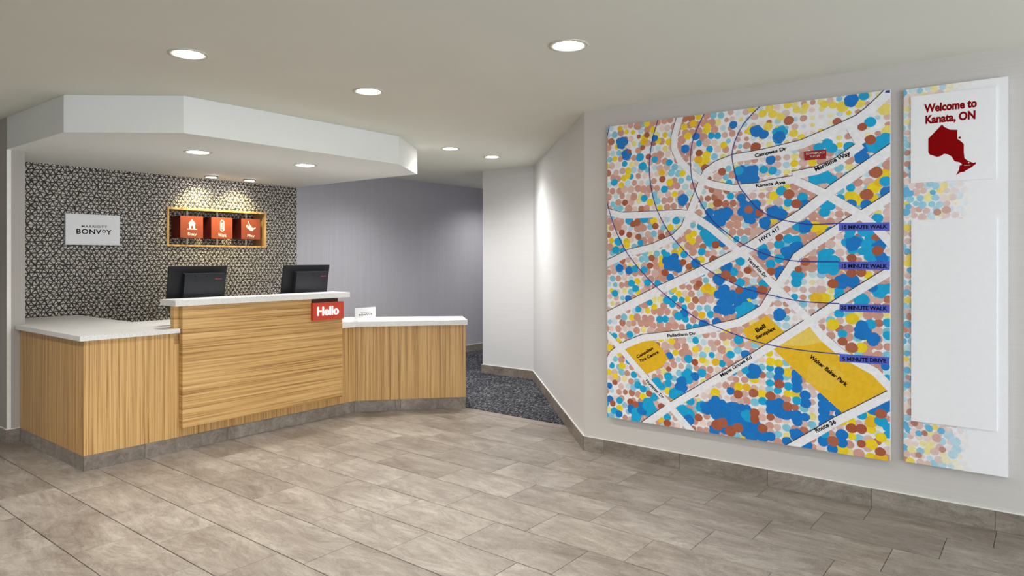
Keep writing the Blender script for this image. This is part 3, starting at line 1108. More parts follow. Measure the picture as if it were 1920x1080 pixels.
BLUE= [(0.109, 2.179, 0.047, 'd'), (0.149, 2.094, 0.038, 'd'), (0.25, 2.067, 0.032, 'm'), (0.27, 2.004, 0.032, 'm'), (0.359, 2.185, 0.025, 'd'), (0.572, 2.093, 0.032, 'd'), (0.645, 2.165, 0.028, 'd'), (0.359, 2.043, 0.025, 'm'), (0.462, 2.013, 0.025, 'm'), (0.428, 1.839, 0.028, 'm'), (0.554, 1.762, 0.038, 'd'), (0.055, 1.91, 0.028, 'm'), (0.281, 1.787, 0.028, 'm'), (0.767, 1.633, 0.063, 'd'), (0.836, 1.664, 0.044, 'd'), (0.972, 1.888, 0.063, 'd'), (0.919, 1.924, 0.032, 'm'), (0.936, 1.755, 0.032, 'd'), (0.985, 1.674, 0.063, 'd'), (0.869, 1.769, 0.025, 'm'), (0.886, 2.212, 0.028, 'd'), (1.026, 2.157, 0.038, 'd'), (1.071, 2.132, 0.032, 'd'), (1.165, 2.128, 0.05, 'm'), (1.158, 2.104, 0.038, 'd'), (1.382, 2.021, 0.032, 'm'), (1.428, 2.041, 0.032, 'm'), (1.453, 2.011, 0.032, 'm'), (1.542, 2.012, 0.032, 'm'), (1.553, 2.272, 0.038, 'd'), (1.618, 2.286, 0.028, 'm'), (1.65, 2.137, 0.032, 'm'), (1.618, 2.004, 0.038, 'd'), (1.671, 2.008, 0.044, 'm'), (1.711, 2.024, 0.044, 'm'), (1.724, 2.043, 0.032, 'm'), (1.605, 1.946, 0.038, 'd'), (1.071, 1.919, 0.028, 'm'), (1.124, 1.909, 0.028, 'm'), (1.112, 1.974, 0.032, 'd'), (1.368, 1.853, 0.044, 'm'), (1.411, 1.85, 0.038, 'm'), (1.453, 1.831, 0.032, 'm'), (1.174, 1.784, 0.032, 'm'), (1.294, 1.739, 0.032, 'm'), (1.306, 1.692, 0.038, 'd'), (1.213, 1.712, 0.028, 'm'), (1.127, 1.659, 0.044, 'd'), (1.168, 1.644, 0.038, 'd'), (0.991, 1.645, 0.057, 'd'), (1.077, 1.596, 0.038, 'd'), (1.414, 1.647, 0.032, 'm'), (1.411, 1.696, 0.032, 'm'), (1.551, 1.779, 0.025, 'm'), (1.553, 1.686, 0.032, 'd'), (1.629, 1.68, 0.032, 'd'), (1.724, 1.804, 0.032, 'm'), (1.737, 1.739, 0.038, 'd'), (1.685, 1.601, 0.032, 'm'), (1.309, 1.57, 0.041, 'd'), (1.265, 1.571, 0.032, 'm'), (1.448, 1.536, 0.032, 'd'), (1.065, 1.445, 0.032, 'm'), (1.068, 1.409, 0.038, 'd'), (1.213, 1.497, 0.032, 'm'), (1.259, 1.49, 0.032, 'm'), (1.262, 1.44, 0.044, 'd'), (1.213, 1.415, 0.044, 'd'), (1.262, 1.408, 0.038, 'd'), (1.162, 1.466, 0.032, 'm'), (1.162, 1.38, 0.032, 'm'), (1.112, 1.348, 0.032, 'm'), (1.168, 1.297, 0.038, 'd'), (1.411, 1.401, 0.038, 'm'), (1.411, 1.328, 0.038, 'm'), (1.459, 1.365, 0.038, 'm'), (1.459, 1.322, 0.038, 'm'), (1.411, 1.359, 0.038, 'm'), (1.591, 1.478, 0.082, 'm'), (1.564, 1.467, 0.044, 'd'), (1.645, 1.448, 0.044, 'm'), (1.692, 1.468, 0.05, 'd'), (1.65, 1.407, 0.044, 'm'), (1.695, 1.374, 0.044, 'd'), (1.509, 1.25, 0.044, 'd'), (1.559, 1.251, 0.038, 'd'), (1.265, 1.28, 0.038, 'm'), (1.259, 1.239, 0.032, 'm'), (1.698, 1.204, 0.041, 'm'), (1.658, 1.223, 0.032, 'd'), (1.739, 1.217, 0.032, 'm'), (1.605, 1.142, 0.044, 'm'), (1.495, 1.168, 0.032, 'm'), (1.162, 1.045, 0.038, 'd'), (1.071, 1.228, 0.032, 'm'), (1.001, 1.175, 0.041, 'd'), (1.017, 1.064, 0.038, 'd'), (1.605, 0.972, 0.044, 'd'), (1.65, 1.016, 0.032, 'm'), (1.661, 0.937, 0.038, 'd'), (1.509, 0.954, 0.028, 'm'), (1.608, 1.008, 0.032, 'd'), (1.737, 1.03, 0.028, 'm'), (1.737, 0.96, 0.028, 'm'), (0.462, 1.352, 0.054, 'd'), (0.518, 1.335, 0.044, 'd'), (0.499, 1.39, 0.032, 'd'), (0.443, 1.398, 0.032, 'm'), (0.096, 1.314, 0.032, 'd'), (0.17, 1.3, 0.032, 'd'), (0.067, 1.439, 0.032, 'm'), (0.084, 1.498, 0.032, 'm'), (0.121, 1.435, 0.025, 'm'), (0.214, 1.311, 0.028, 'm'), (0.281, 1.304, 0.028, 'm'), (0.641, 1.349, 0.035, 'd'), (0.565, 1.408, 0.028, 'm'), (0.684, 1.424, 0.028, 'm'), (0.469, 1.257, 0.028, 'd'), (0.186, 1.212, 0.028, 'm'), (0.305, 1.219, 0.028, 'm'), (0.218, 1.177, 0.028, 'm'), (0.059, 1.139, 0.028, 'm'), (0.162, 1.106, 0.028, 'd'), (0.378, 1.217, 0.025, 'm'), (0.715, 1.533, 0.044, 'm'), (0.784, 1.521, 0.05, 'm'), (0.733, 1.492, 0.038, 'm'), (0.819, 1.48, 0.032, 'd'), (0.51, 1.628, 0.028, 'm'), (0.281, 1.646, 0.032, 'm'), (0.17, 1.639, 0.032, 'm'), (0.254, 1.488, 0.025, 'm'), (0.859, 1.104, 0.069, 'd'), (0.829, 1.076, 0.05, 'd'), (0.929, 1.1, 0.05, 'd'), (0.876, 1.148, 0.038, 'd'), (0.791, 1.155, 0.032, 'd'), (0.829, 1.179, 0.038, 'd'), (0.795, 1.249, 0.038, 'd'), (0.842, 1.33, 0.038, 'd'), (0.886, 1.297, 0.032, 'm'), (0.929, 1.364, 0.032, 'm'), (0.929, 1.232, 0.032, 'm'), (0.936, 1.057, 0.038, 'm'), (0.975, 1.043, 0.038, 'm'), (0.975, 1.082, 0.038, 'm'), (0.784, 1.061, 0.028, 'd'), (0.959, 1.17, 0.038, 'd'), (0.447, 1.105, 0.032, 'm'), (0.484, 1.079, 0.025, 'm'), (0.32, 1.086, 0.025, 'm'), (0.238, 1.036, 0.025, 'm'), (0.565, 1.026, 0.032, 'd'), (0.525, 1.004, 0.032, 'm'), (0.394, 0.976, 0.028, 'm'), (0.694, 0.961, 0.035, 'd'), (0.645, 0.938, 0.028, 'm'), (0.781, 0.98, 0.032, 'd'), (0.174, 0.862, 0.028, 'm'), (0.055, 0.843, 0.025, 'm'), (0.919, 0.878, 0.032, 'm'), (0.462, 0.74, 0.028, 'd'), (0.594, 0.731, 0.032, 'm'), (0.034, 0.637, 0.025, 'm'), (0.454, 0.603, 0.032, 'm'), (0.591, 0.641, 0.032, 'm'), (0.637, 0.622, 0.032, 'd'), (0.684, 0.65, 0.032, 'm'), (0.594, 0.596, 0.032, 'm'), (0.547, 0.577, 0.038, 'd'), (0.54, 0.535, 0.044, 'd'), (0.495, 0.495, 0.038, 'm'), (0.536, 0.486, 0.038, 'm'), (0.367, 0.551, 0.038, 'm'), (0.409, 0.531, 0.028, 'm'), (0.454, 0.557, 0.028, 'm'), (0.351, 0.456, 0.032, 'm'), (0.234, 0.522, 0.028, 'm'), (0.273, 0.501, 0.028, 'm'), (0.017, 0.494, 0.025, 'd'), (0.021, 0.401, 0.028, 'd'), (0.096, 0.4, 0.028, 'm'), (0.19, 0.357, 0.038, 'd'), (0.23, 0.329, 0.044, 'm'), (0.27, 0.371, 0.05, 'd'), (0.32, 0.367, 0.057, 'm'), (0.218, 0.291, 0.038, 'm'), (0.309, 0.412, 0.038, 'm'), (0.055, 0.324, 0.028, 'm'), (0.092, 0.307, 0.028, 'd'), (0.447, 0.334, 0.028, 'm'), (0.554, 0.391, 0.044, 'm'), (0.591, 0.368, 0.044, 'm'), (0.591, 0.333, 0.038, 'd'), (0.605, 0.46, 0.032, 'm'), (0.68, 0.435, 0.038, 'm'), (0.715, 0.429, 0.044, 'd'), (0.784, 0.422, 0.063, 'd'), (0.852, 0.424, 0.069, 'd'), (0.919, 0.413, 0.076, 'd'), (0.852, 0.371, 0.063, 'd'), (0.919, 0.357, 0.05, 'd'), (0.968, 0.413, 0.038, 'm'), (0.869, 0.459, 0.032, 'd'), (0.815, 0.436, 0.032, 'd'), (0.767, 0.301, 0.038, 'd'), (0.836, 0.322, 0.044, 'd'), (0.968, 0.331, 0.05, 'd'), (1.001, 0.304, 0.05, 'd'), (1.017, 0.355, 0.05, 'd'), (1.007, 0.712, 0.032, 'd'), (1.001, 0.679, 0.038, 'd'), (1.017, 0.693, 0.044, 'd'), (0.962, 0.695, 0.028, 'm'), (0.869, 0.556, 0.028, 'd'), (0.774, 0.488, 0.032, 'd'), (0.869, 0.782, 0.028, 'm'), (0.962, 0.79, 0.032, 'd'), (1.162, 0.708, 0.032, 'd'), (1.158, 0.666, 0.032, 'd'), (1.262, 0.699, 0.035, 'd'), (1.262, 0.661, 0.035, 'd'), (1.262, 0.62, 0.035, 'd'), (1.213, 0.624, 0.028, 'm'), (1.309, 0.582, 0.032, 'd'), (1.309, 0.538, 0.035, 'd'), (1.262, 0.545, 0.028, 'm'), (1.065, 0.517, 0.028, 'm'), (1.112, 0.507, 0.032, 'd'), (1.158, 0.507, 0.038, 'd'), (1.112, 0.469, 0.032, 'd'), (1.162, 0.466, 0.038, 'd'), (1.204, 0.459, 0.038, 'd'), (1.259, 0.454, 0.038, 'd'), (1.265, 0.423, 0.032, 'd'), (1.309, 0.454, 0.028, 'd'), (1.259, 0.344, 0.041, 'd'), (1.01, 0.321, 0.044, 'd'), (1.065, 0.31, 0.038, 'd'), (1.112, 0.311, 0.032, 'd'), (1.207, 0.295, 0.032, 'd'), (1.408, 0.582, 0.035, 'd'), (1.411, 0.542, 0.035, 'd'), (1.411, 0.502, 0.035, 'd'), (1.411, 0.459, 0.035, 'd'), (1.411, 0.422, 0.032, 'd'), (1.453, 0.535, 0.032, 'd'), (1.453, 0.462, 0.028, 'd'), (1.495, 0.501, 0.028, 'd'), (1.411, 0.376, 0.032, 'm'), (1.408, 0.33, 0.035, 'd'), (1.506, 0.382, 0.035, 'd'), (1.504, 0.339, 0.035, 'd'), (1.456, 0.292, 0.032, 'd'), (1.315, 0.293, 0.035, 'd'), (1.605, 0.51, 0.032, 'm'), (1.671, 0.558, 0.044, 'd'), (1.711, 0.575, 0.044, 'd'), (1.737, 0.569, 0.032, 'd'), (1.703, 0.486, 0.035, 'm'), (1.737, 0.456, 0.028, 'm'), (1.724, 0.79, 0.025, 'd')]
BROWN= [(0.301, 2.213, 0.022), (0.27, 2.13, 0.02), (0.313, 2.065, 0.022), (0.413, 1.907, 0.025), (0.17, 2.114, 0.017), (0.137, 1.765, 0.025), (0.242, 2.208, 0.017), (0.666, 2.057, 0.025), (0.705, 1.958, 0.028), (0.815, 1.926, 0.028), (0.733, 1.888, 0.017), (0.788, 1.73, 0.031), (1.217, 2.198, 0.031), (1.023, 2.059, 0.034), (1.481, 2.16, 0.025), (1.61, 2.115, 0.025), (1.65, 2.039, 0.031), (1.677, 1.857, 0.036), (1.632, 1.736, 0.036), (1.217, 1.762, 0.034), (1.259, 1.703, 0.031), (1.046, 1.659, 0.028), (0.981, 1.681, 0.028), (0.198, 1.616, 0.025), (0.23, 1.626, 0.028), (0.363, 1.597, 0.025), (0.409, 1.522, 0.028), (0.113, 1.56, 0.025), (0.17, 1.544, 0.025), (0.238, 1.528, 0.025), (0.774, 1.468, 0.028), (0.76, 1.373, 0.031), (0.336, 1.384, 0.025), (0.324, 1.333, 0.025), (0.432, 1.288, 0.028), (0.558, 1.356, 0.025), (0.598, 1.328, 0.025), (0.666, 1.219, 0.025), (0.839, 1.277, 0.034), (0.883, 1.251, 0.025), (0.922, 1.185, 0.025), (0.975, 1.308, 0.025), (1.115, 1.303, 0.028), (1.162, 1.507, 0.025), (1.687, 1.424, 0.031), (1.677, 1.498, 0.022), (1.556, 1.383, 0.028), (1.556, 1.299, 0.028), (1.605, 1.303, 0.028), (1.309, 1.361, 0.028), (1.271, 1.317, 0.022), (1.459, 1.237, 0.031), (1.062, 1.189, 0.034), (1.509, 0.911, 0.028), (1.556, 0.879, 0.034), (0.637, 0.714, 0.025), (0.916, 0.541, 0.031), (0.662, 0.361, 0.028), (0.784, 0.331, 0.039), (0.819, 0.352, 0.034), (0.869, 0.307, 0.039), (0.916, 0.333, 0.034), (0.447, 0.295, 0.028), (0.405, 0.399, 0.025), (0.178, 0.402, 0.025), (0.218, 0.389, 0.025), (0.317, 0.474, 0.025), (0.059, 0.521, 0.022), (0.042, 0.374, 0.025), (1.162, 0.631, 0.031), (1.112, 0.555, 0.031), (1.21, 0.504, 0.031), (1.017, 0.44, 0.031), (1.065, 0.352, 0.031), (1.112, 0.427, 0.025), (1.017, 0.401, 0.031), (1.459, 0.338, 0.034), (1.556, 0.426, 0.031), (1.605, 0.43, 0.031), (1.605, 0.347, 0.025), (1.703, 0.527, 0.031), (1.7, 0.318, 0.028), (1.01, 0.559, 0.031), (0.641, 0.509, 0.022), (0.458, 0.652, 0.02)]
YEL= [(0.1, 2.279, 0.02), (0.149, 2.251, 0.017), (0.198, 2.242, 0.017), (0.301, 2.288, 0.022), (0.285, 2.197, 0.025), (0.277, 2.169, 0.025), (0.076, 2.156, 0.02), (0.059, 2.073, 0.02), (0.162, 1.983, 0.025), (0.158, 1.947, 0.022), (0.409, 1.95, 0.022), (0.465, 1.882, 0.025), (0.109, 1.888, 0.022), (0.554, 1.935, 0.022), (0.565, 2.236, 0.022), (0.627, 2.25, 0.025), (0.662, 2.29, 0.022), (0.719, 2.222, 0.022), (0.591, 2.174, 0.025), (0.382, 2.165, 0.022), (0.662, 2.016, 0.028), (0.712, 2.008, 0.025), (0.715, 2.042, 0.025), (0.825, 2.092, 0.022), (0.998, 2.166, 0.031), (1.065, 2.259, 0.025), (1.124, 2.248, 0.025), (1.171, 2.226, 0.025), (1.106, 2.286, 0.025), (1.096, 2.175, 0.028), (1.001, 2.293, 0.022), (1.21, 2.291, 0.022), (1.309, 2.268, 0.022), (1.262, 2.256, 0.022), (1.509, 2.242, 0.034), (1.597, 2.248, 0.028), (1.724, 2.198, 0.034), (1.737, 2.08, 0.031), (1.459, 2.257, 0.022), (1.414, 2.267, 0.022), (1.244, 2.12, 0.025), (1.288, 2.09, 0.022), (1.131, 1.758, 0.028), (1.124, 1.614, 0.028), (1.718, 1.839, 0.034), (1.698, 1.8, 0.028), (1.666, 1.769, 0.034), (1.551, 1.734, 0.031), (1.594, 1.711, 0.034), (1.663, 1.713, 0.028), (1.408, 1.534, 0.039), (1.359, 1.566, 0.034), (1.411, 1.555, 0.028), (0.149, 1.497, 0.025), (0.153, 1.471, 0.022), (0.405, 1.345, 0.022), (0.23, 1.228, 0.022), (0.63, 1.541, 0.022), (0.598, 1.518, 0.025), (0.619, 1.494, 0.025), (0.499, 1.422, 0.022), (0.547, 1.443, 0.022), (0.68, 1.373, 0.025), (0.705, 1.186, 0.028), (0.75, 1.177, 0.028), (0.722, 1.2, 0.025), (0.495, 1.177, 0.022), (0.529, 1.15, 0.022), (0.968, 1.124, 0.028), (0.355, 1.059, 0.022), (0.684, 1.019, 0.025), (1.459, 1.005, 0.034), (1.559, 1.041, 0.034), (1.605, 0.883, 0.031), (1.411, 1.153, 0.034), (1.368, 1.151, 0.034), (0.48, 0.837, 0.022), (0.641, 0.797, 0.022), (0.506, 0.765, 0.022), (0.687, 0.732, 0.022), (0.774, 0.727, 0.025), (0.919, 0.588, 0.028), (1.014, 0.644, 0.028), (0.771, 0.534, 0.031), (0.45, 0.507, 0.025), (0.495, 0.449, 0.025), (0.096, 0.348, 0.025), (0.273, 0.447, 0.025), (0.063, 0.566, 0.022), (0.113, 0.641, 0.025), (0.401, 0.31, 0.022), (0.962, 0.288, 0.028), (1.112, 0.761, 0.028), (1.158, 0.755, 0.025), (1.21, 0.706, 0.028), (1.014, 0.563, 0.028), (1.062, 0.559, 0.028), (1.259, 0.582, 0.031), (1.21, 0.58, 0.022), (1.653, 0.517, 0.031), (1.656, 0.476, 0.034), (1.656, 0.352, 0.031), (1.506, 0.297, 0.034), (1.703, 0.398, 0.028), (1.653, 0.278, 0.028), (1.703, 0.283, 0.034), (1.556, 0.381, 0.022), (1.653, 0.434, 0.025), (1.556, 0.465, 0.022), (1.509, 0.458, 0.025), (0.968, 0.59, 0.025)]
ONT= [(0.115, 2.015), (0.176, 2.082), (0.189, 2.067), (0.212, 2.052), (0.244, 2.047), (0.244, 2.001), (0.261, 1.985), (0.272, 1.971), (0.272, 1.929), (0.275, 1.898), (0.289, 1.883), (0.311, 1.871), (0.324, 1.873), (0.324, 1.864), (0.299, 1.844), (0.28, 1.834), (0.275, 1.828), (0.257, 1.825), (0.238, 1.813), (0.251, 1.839), (0.254, 1.862), (0.264, 1.863), (0.261, 1.873), (0.251, 1.879), (0.232, 1.885), (0.219, 1.911), (0.202, 1.924), (0.186, 1.928), (0.169, 1.917), (0.153, 1.915), (0.136, 1.924), (0.121, 1.93), (0.115, 1.944)]

RECT = (0.0, MS, MZ0, MZ1)
ink = Ink(MP)


def tone(c, k):
    return tuple(min(1.0, x * k) for x in c[:3]) + (1.0,)


def blend(c, d, k):
    return tuple(a * (1 - k) + b * k for a, b in zip(c[:3], d[:3])) + (1.0,)


GRID = {}


def near(lst, s, t, d):
    return any((s - a[0]) ** 2 + (t - a[1]) ** 2 < d * d for a in lst)



def dot(ik, s, t, r, col, rect, off, sx=1.0, n=14):
    """one printed dot; dots that overlap get different thin layers"""
    wob = rng.uniform(0, 6.28)
    pts = [(s + sx * r * (1 + 0.05 * math.sin(2 * a + wob)) * math.cos(a), t + r * (1 + 0.05 * math.cos(3 * a + wob)) * math.sin(a)) for a in [2 * math.pi * k / n for k in range(n)]]
    q = clip_rect(pts, rect)
    if len(q) < 3: return
    gx, gy = int(math.floor(s / 0.08)), int(math.floor(t / 0.08))
    used = set()
    for ix in (-1, 0, 1):
        for iy in (-1, 0, 1):
            for (s2, t2, r2, k2, o2) in GRID.get((id(ik), gx + ix, gy + iy), ()):
                if o2 == off and math.hypot(s - s2, t - t2) < (r + r2) * sx * 1.1: used.add(k2)
    k = 0
    while k in used: k += 1
    GRID.setdefault((id(ik), gx, gy), []).append((s, t, r, k, off))
    ik.poly(q, off + 0.00002 * k, col)


rng = random.Random(11)
DX, DZ = 0.0485, 0.0435
placed = 0
row = 0
t = MZ0 + 0.012
while t < MZ1 + 0.02:
    col_i = 0
    s = -0.01
    while s < MS + 0.03:
        hexed = 1.0 if s < 0.85 else max(0.0, 1 - (s - 0.85) / 0.25)
        ss = s + (DX / 2 if row % 2 else 0) * hexed + rng.uniform(-1, 1) * (0.008 if s < 1.0 else 0.003)
        tt = t + rng.uniform(-1, 1) * (0.007 if s < 1.0 else 0.003)
        lay = 0.0003 + 0.00003 * ((row % 3) * 3 + col_i % 3)
        if not near(BLUE, ss, tt, 0.020) and not near(BROWN, ss, tt, 0.024) and not near(YEL, ss, tt, 0.022):
            warm = noise.noise(Vector((ss * 4.2, tt * 4.2, 1.3)))
            pale = noise.noise(Vector((ss * 2.6 + 9, tt * 2.6, 7.7)))
            top = max(0.0, min(1.0, (tt - 1.95) / 0.25)) * max(0.0, min(1.0, (ss - 0.75) / 0.2))
            r = rng.random()
            if r < 0.40 + 0.25 * warm: c = 'pink'
            elif r < 0.54 + 0.25 * warm: c = 'rose'
            elif r < 0.64 + 0.15 * warm: c = 'shell'
            elif r < 0.74: c = 'sky'
            elif r < 0.79: c = 'pale_sky'
            elif r < 0.84: c = 'lemon'
            elif r < 0.88: c = 'yellow'
            elif r < 0.92: c = 'tan'
            elif r < 0.97: c = 'mid'
            else: c = 'pink'
            if top > 0.3 and c in ('pink', 'mid', 'tan', 'brown', 'rose') and rng.random() < 0.65 * top:
                c = rng.choice(['lemon', 'shell', 'pale_sky', 'lemon', 'yellow', 'white'])
            rad = rng.uniform(0.0200, 0.0255)
            if c in ('pink', 'rose') and warm > 0.0: rad *= 1.15
            if top > 0.3 and pale > -0.2: rad *= rng.uniform(0.6, 0.95)
            if c in ('pale_sky', 'lemon', 'shell'): rad *= 0.92
            if pale > 0.25: rad *= 0.85
            k = INK[c]
            if pale > 0.2 and rng.random() < 0.5: k = blend(k, INK['white'], 0.35)
            dot(ink, ss, tt, rad, tone(k, rng.uniform(0.94, 1.06)), RECT, 0.0003, 1.12 if s > 0.95 else 1.0)
            placed += 1
        s += DX
        col_i += 1
    t += DZ
    row += 1
for i, (s, t, r) in enumerate(YEL):
    dot(ink, s, t, r * 0.95, tone(INK['yellow'] if i % 5 else INK['gold'], rng.uniform(0.95, 1.05)) if t < 2.08 or s < 0.9 else blend(INK['yellow'], INK['lemon'], rng.uniform(0.1, 0.7)), RECT, 0.00060, 1.08)
for i, (s, t, r, c) in enumerate(BLUE):
    # large patches are several dots that have run together
    spots = [(s, t, r * 0.88)] if r < 0.037 else [(s + q[0] * (r - 0.024), t + q[1] * (r - 0.024), rng.uniform(0.021, 0.028)) for q in ((0, 0), (1, 0.2), (-0.8, 0.5), (0.3, -1), (-0.5, -0.8), (0.4, 0.9))]
    if r >= 0.06: spots += [(s + q[0] * r * 0.75, t + q[1] * r * 0.75, 0.026) for q in ((1, -0.5), (-1, -0.1), (0.9, 0.8), (-0.7, 0.9))]
    for kk, (ds, dt, dr) in enumerate(spots):
        cc = 'blue' if c == 'd' else 'mid'
        dot(ink, ds, dt, dr, tone(INK[cc], rng.uniform(0.96, 1.04)), RECT, 0.00080, 1.08, 16)
for i, (s, t, r) in enumerate(BROWN):
    dot(ink, s, t, r * 0.88, blend(INK["brown"], INK['tan'], rng.uniform(0.0, 0.5)), RECT, 0.00110, 1.08)
for p in PARKS:
    ink.poly(clip_rect(p, RECT), 0.00125, INK['gold'] if p is PARKS[1] else tone(INK['gold'], 0.96))
ink.poly([(1.315, 0.985), (1.16, 0.86), (1.30, 0.87), (1.40, 0.90), (1.44, 0.875), (1.36, 0.96)], 0.00130, blend(INK['gold'], INK['lemon'], 0.45))
ink.poly([(1.31, 0.66), (1.33, 0.78), (1.42, 0.80), (1.52, 0.72), (1.45, 0.62)], 0.00130, blend(INK['gold'], INK['lemon'], 0.12))
ink.build('printed_dots', M['print'], mp)

ink = Ink(MP)
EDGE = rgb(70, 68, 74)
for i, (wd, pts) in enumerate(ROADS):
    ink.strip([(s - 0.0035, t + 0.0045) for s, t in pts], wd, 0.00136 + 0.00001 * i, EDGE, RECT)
for i, (wd, pts) in enumerate(ROADS):
    ink.strip(pts, wd, 0.00155 + 0.00002 * i, rgb(245, 244, 247), RECT)
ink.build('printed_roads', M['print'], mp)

for pts in ARCS:
    ink = Ink(MP)
    # smooth the ring lines a little
    q = []
    for i in range(len(pts) - 1):
        p0, p1, p2, p3 = pts[max(i - 1, 0)], pts[i], pts[i + 1], pts[min(i + 2, len(pts) - 1)]
        for k in range(4):
            u = k / 4
            q.append(tuple(0.5 * ((2 * p1[d]) + (-p0[d] + p2[d]) * u + (2 * p0[d] - 5 * p1[d] + 4 * p2[d] - p3[d]) * u * u + (-p0[d] + 3 * p1[d] - 3 * p2[d] + p3[d]) * u ** 3) for d in (0, 1)))
    q.append(pts[-1])
    ink.strip(q, 0.0058, 0.0020, rgb(44, 50, 150), RECT)
    ink.build('printed_ring', M['print'], mp)
for b in BOXES:
    ink = Ink(MP)
    ink.poly(clip_rect(b, RECT), 0.0022, rgb(84, 98, 208))
    ink.build('printed_tab', M['print'], mp)
ink = Ink(MP)
ink.poly(HOTEL, 0.0022, rgb(152, 16, 24))
ink.build('printed_marker', M['print'], mp)
ink = Ink(MP)
ink.poly([(1.722, 2.290), (1.747, 2.284), (1.747, 2.300), (1.728, 2.300)], 0.0022, rgb(50, 60, 160))
ink.build('printed_marker', M['print'], mp)

for txt, a, b, hh in TEXTS:
    L = math.hypot(b[0] - a[0], b[1] - a[1])
    ang = math.atan2(b[1] - a[1], b[0] - a[0])
    walk = txt.endswith(('WALK', 'DRIVE'))
    desc = any(ch in txt for ch in 'gpy') and not walk
    letters('lettering', txt, MP, (a[0] + b[0]) / 2 - math.sin(ang) * hh * (0.32 if desc else 0.48), (a[1] + b[1]) / 2 + math.cos(ang) * hh * (0.32 if desc else 0.48), L, hh * (1.12 if desc else 0.95), M['ink_black'], mp, off=0.0026, bold=0.034, angle=ang)
hx = (HOTEL[0][0] + HOTEL[1][0]) / 2
letters('lettering', 'TOWNEPLACE', MP, hx, 1.992, 0.104, 0.0115, M['ink_white'], mp, off=0.0026)
letters('lettering', 'SUITES', MP, hx, 1.975, 0.052, 0.0100, M['ink_white'], mp, off=0.0026)
letters('lettering', 'MARRIOTT', MP, hx, 1.963, 0.036, 0.0050, M['logo_red'], mp, off=0.0026)

# narrow welcome panel beside the map
O_ST = Vector((4.2083, 0.6235, 0))
SPL = Plane(O_ST, WD, (0, 0, 1), WN)
SS, SZ0, SZ1 = 0.458, 0.285, 2.292
wp = empty('welcome_panel', SPL.p(SS / 2, SZ0, -0.023))
tag(wp, 'tall narrow white welcome panel with a red province outline near the map', 'panel')
part('board', slab_on(SPL, 0, SS, SZ0, SZ1, -0.023, 0.0).bevel(0.0015, 1), M['panel'], wp)
for t in (SZ0 + 0.2, SZ1 - 0.2):
    part('mount', slab_on(SPL, SS / 2 - 0.02, SS / 2 + 0.02, t - 0.02, t + 0.02, -0.034, -0.0231), M['ring_grey'], wp)
ink = Ink(SPL)
SR = (0.0, SS, SZ0, SZ1)
rng = random.Random(23)
row = 0
t = SZ0 + 0.01
while t < SZ1 + 0.02:
    s = 0.0
    ci = 0
    while s < 0.36:
        ss = s + (0.018 if row % 2 else 0) + rng.uniform(-0.006, 0.006)
        tt = t + rng.uniform(-0.006, 0.006)
        fade = max(0.0, min(1.0, (ss - 0.13) / 0.17))
        low = 1.0 if tt < 0.52 else 0.0
        rr = rng.random()
        c = 'rose' if rr < 0.24 else 'shell' if rr < 0.44 else 'lemon' if rr < 0.56 else 'sky' if rr < 0.74 else 'pale_sky' if rr < 0.86 else 'yellow' if rr < 0.92 else 'pink'
        if ss < 0.035 and rng.random() < 0.35: c = rng.choice(['mid', 'sky', 'tan', 'yellow'])
        if tt > 2.1 and rng.random() < 0.5: c = rng.choice(['lemon', 'yellow', 'lemon', 'pale_sky', 'shell'])
        k = blend(INK[c], INK['white'], 0.12 + 0.85 * fade)
        if fade < 0.95:
            dot(ink, ss, tt, rng.uniform(0.014, 0.022), k, SR, 0.0003)
        s += 0.036
        ci += 1
    t += 0.032
    row += 1
for s, t, r, c in [(0.012, 1.63, 0.02, 'mid'), (0.022, 1.66, 0.016, 'mid'), (0.012, 1.73, 0.02, 'mid'), (0.03, 1.73, 0.018, 'mid'), (0.012, 1.75, 0.016, 'mid'), (0.122, 1.775, 0.016, 'sky'), (0.135, 1.73, 0.014, 'mid'),
                   (0.155, 1.625, 0.018, 'tan'), (0.195, 1.635, 0.02, 'pink'), (0.225, 1.70, 0.018, 'rose'), (0.018, 1.95, 0.016, 'tan'), (0.016, 1.89, 0.016, 'tan'), (0.03, 1.87, 0.012, 'mid'), (0.016, 0.78, 0.018, 'mid'), (0.016, 0.70, 0.018, 'mid'),
                   (0.02, 0.742, 0.013, 'tan'), (0.016, 0.87, 0.016, 'mid'), (0.05, 0.50, 0.018, 'brown'), (0.118, 0.48, 0.018, 'mid'), (0.172, 0.475, 0.017, 'mid'), (0.07, 0.447, 0.016, 'mid'), (0.097, 0.452, 0.015, 'brown'), (0.152, 0.435, 0.022, 'pink'),
                   (0.178, 0.378, 0.016, 'tan'), (0.21, 0.455, 0.022, 'sky'), (0.235, 0.43, 0.024, 'sky'), (0.24, 0.39, 0.022, 'sky'), (0.225, 0.36, 0.022, 'sky'), (0.07, 0.33, 0.016, 'tan'), (0.018, 1.42, 0.016, 'mid'), (0.014, 1.2, 0.016, 'mid')]:
    dot(ink, s, t, r, blend(INK[c], INK['white'], 0.15 if s < 0.2 else 0.4), SR, 0.0008)
ink.build('printed_dots', M['print'], wp)
part('upper_card', slab_on(SPL, 0.034, 0.407, 1.784, 2.248, 0.0014, 0.008).bevel(0.0006, 1), M['panel'], wp)
part('lower_card', slab_on(SPL, 0.036, 0.409, 0.511, 1.586, 0.0014, 0.008).bevel(0.0006, 1), M['panel'], wp)
letters('lettering', 'Welcome to', SPL, 0.212, 2.176, 0.232, 0.046, M['ink_red'], wp, off=0.0086, bold=0.045)
letters('lettering', 'Kanata, ON', SPL, 0.212, 2.112, 0.220, 0.054, M['ink_red'], wp, off=0.0086, bold=0.045)
me = bpy.data.meshes.new('province_outline')
base = wloc(wp)
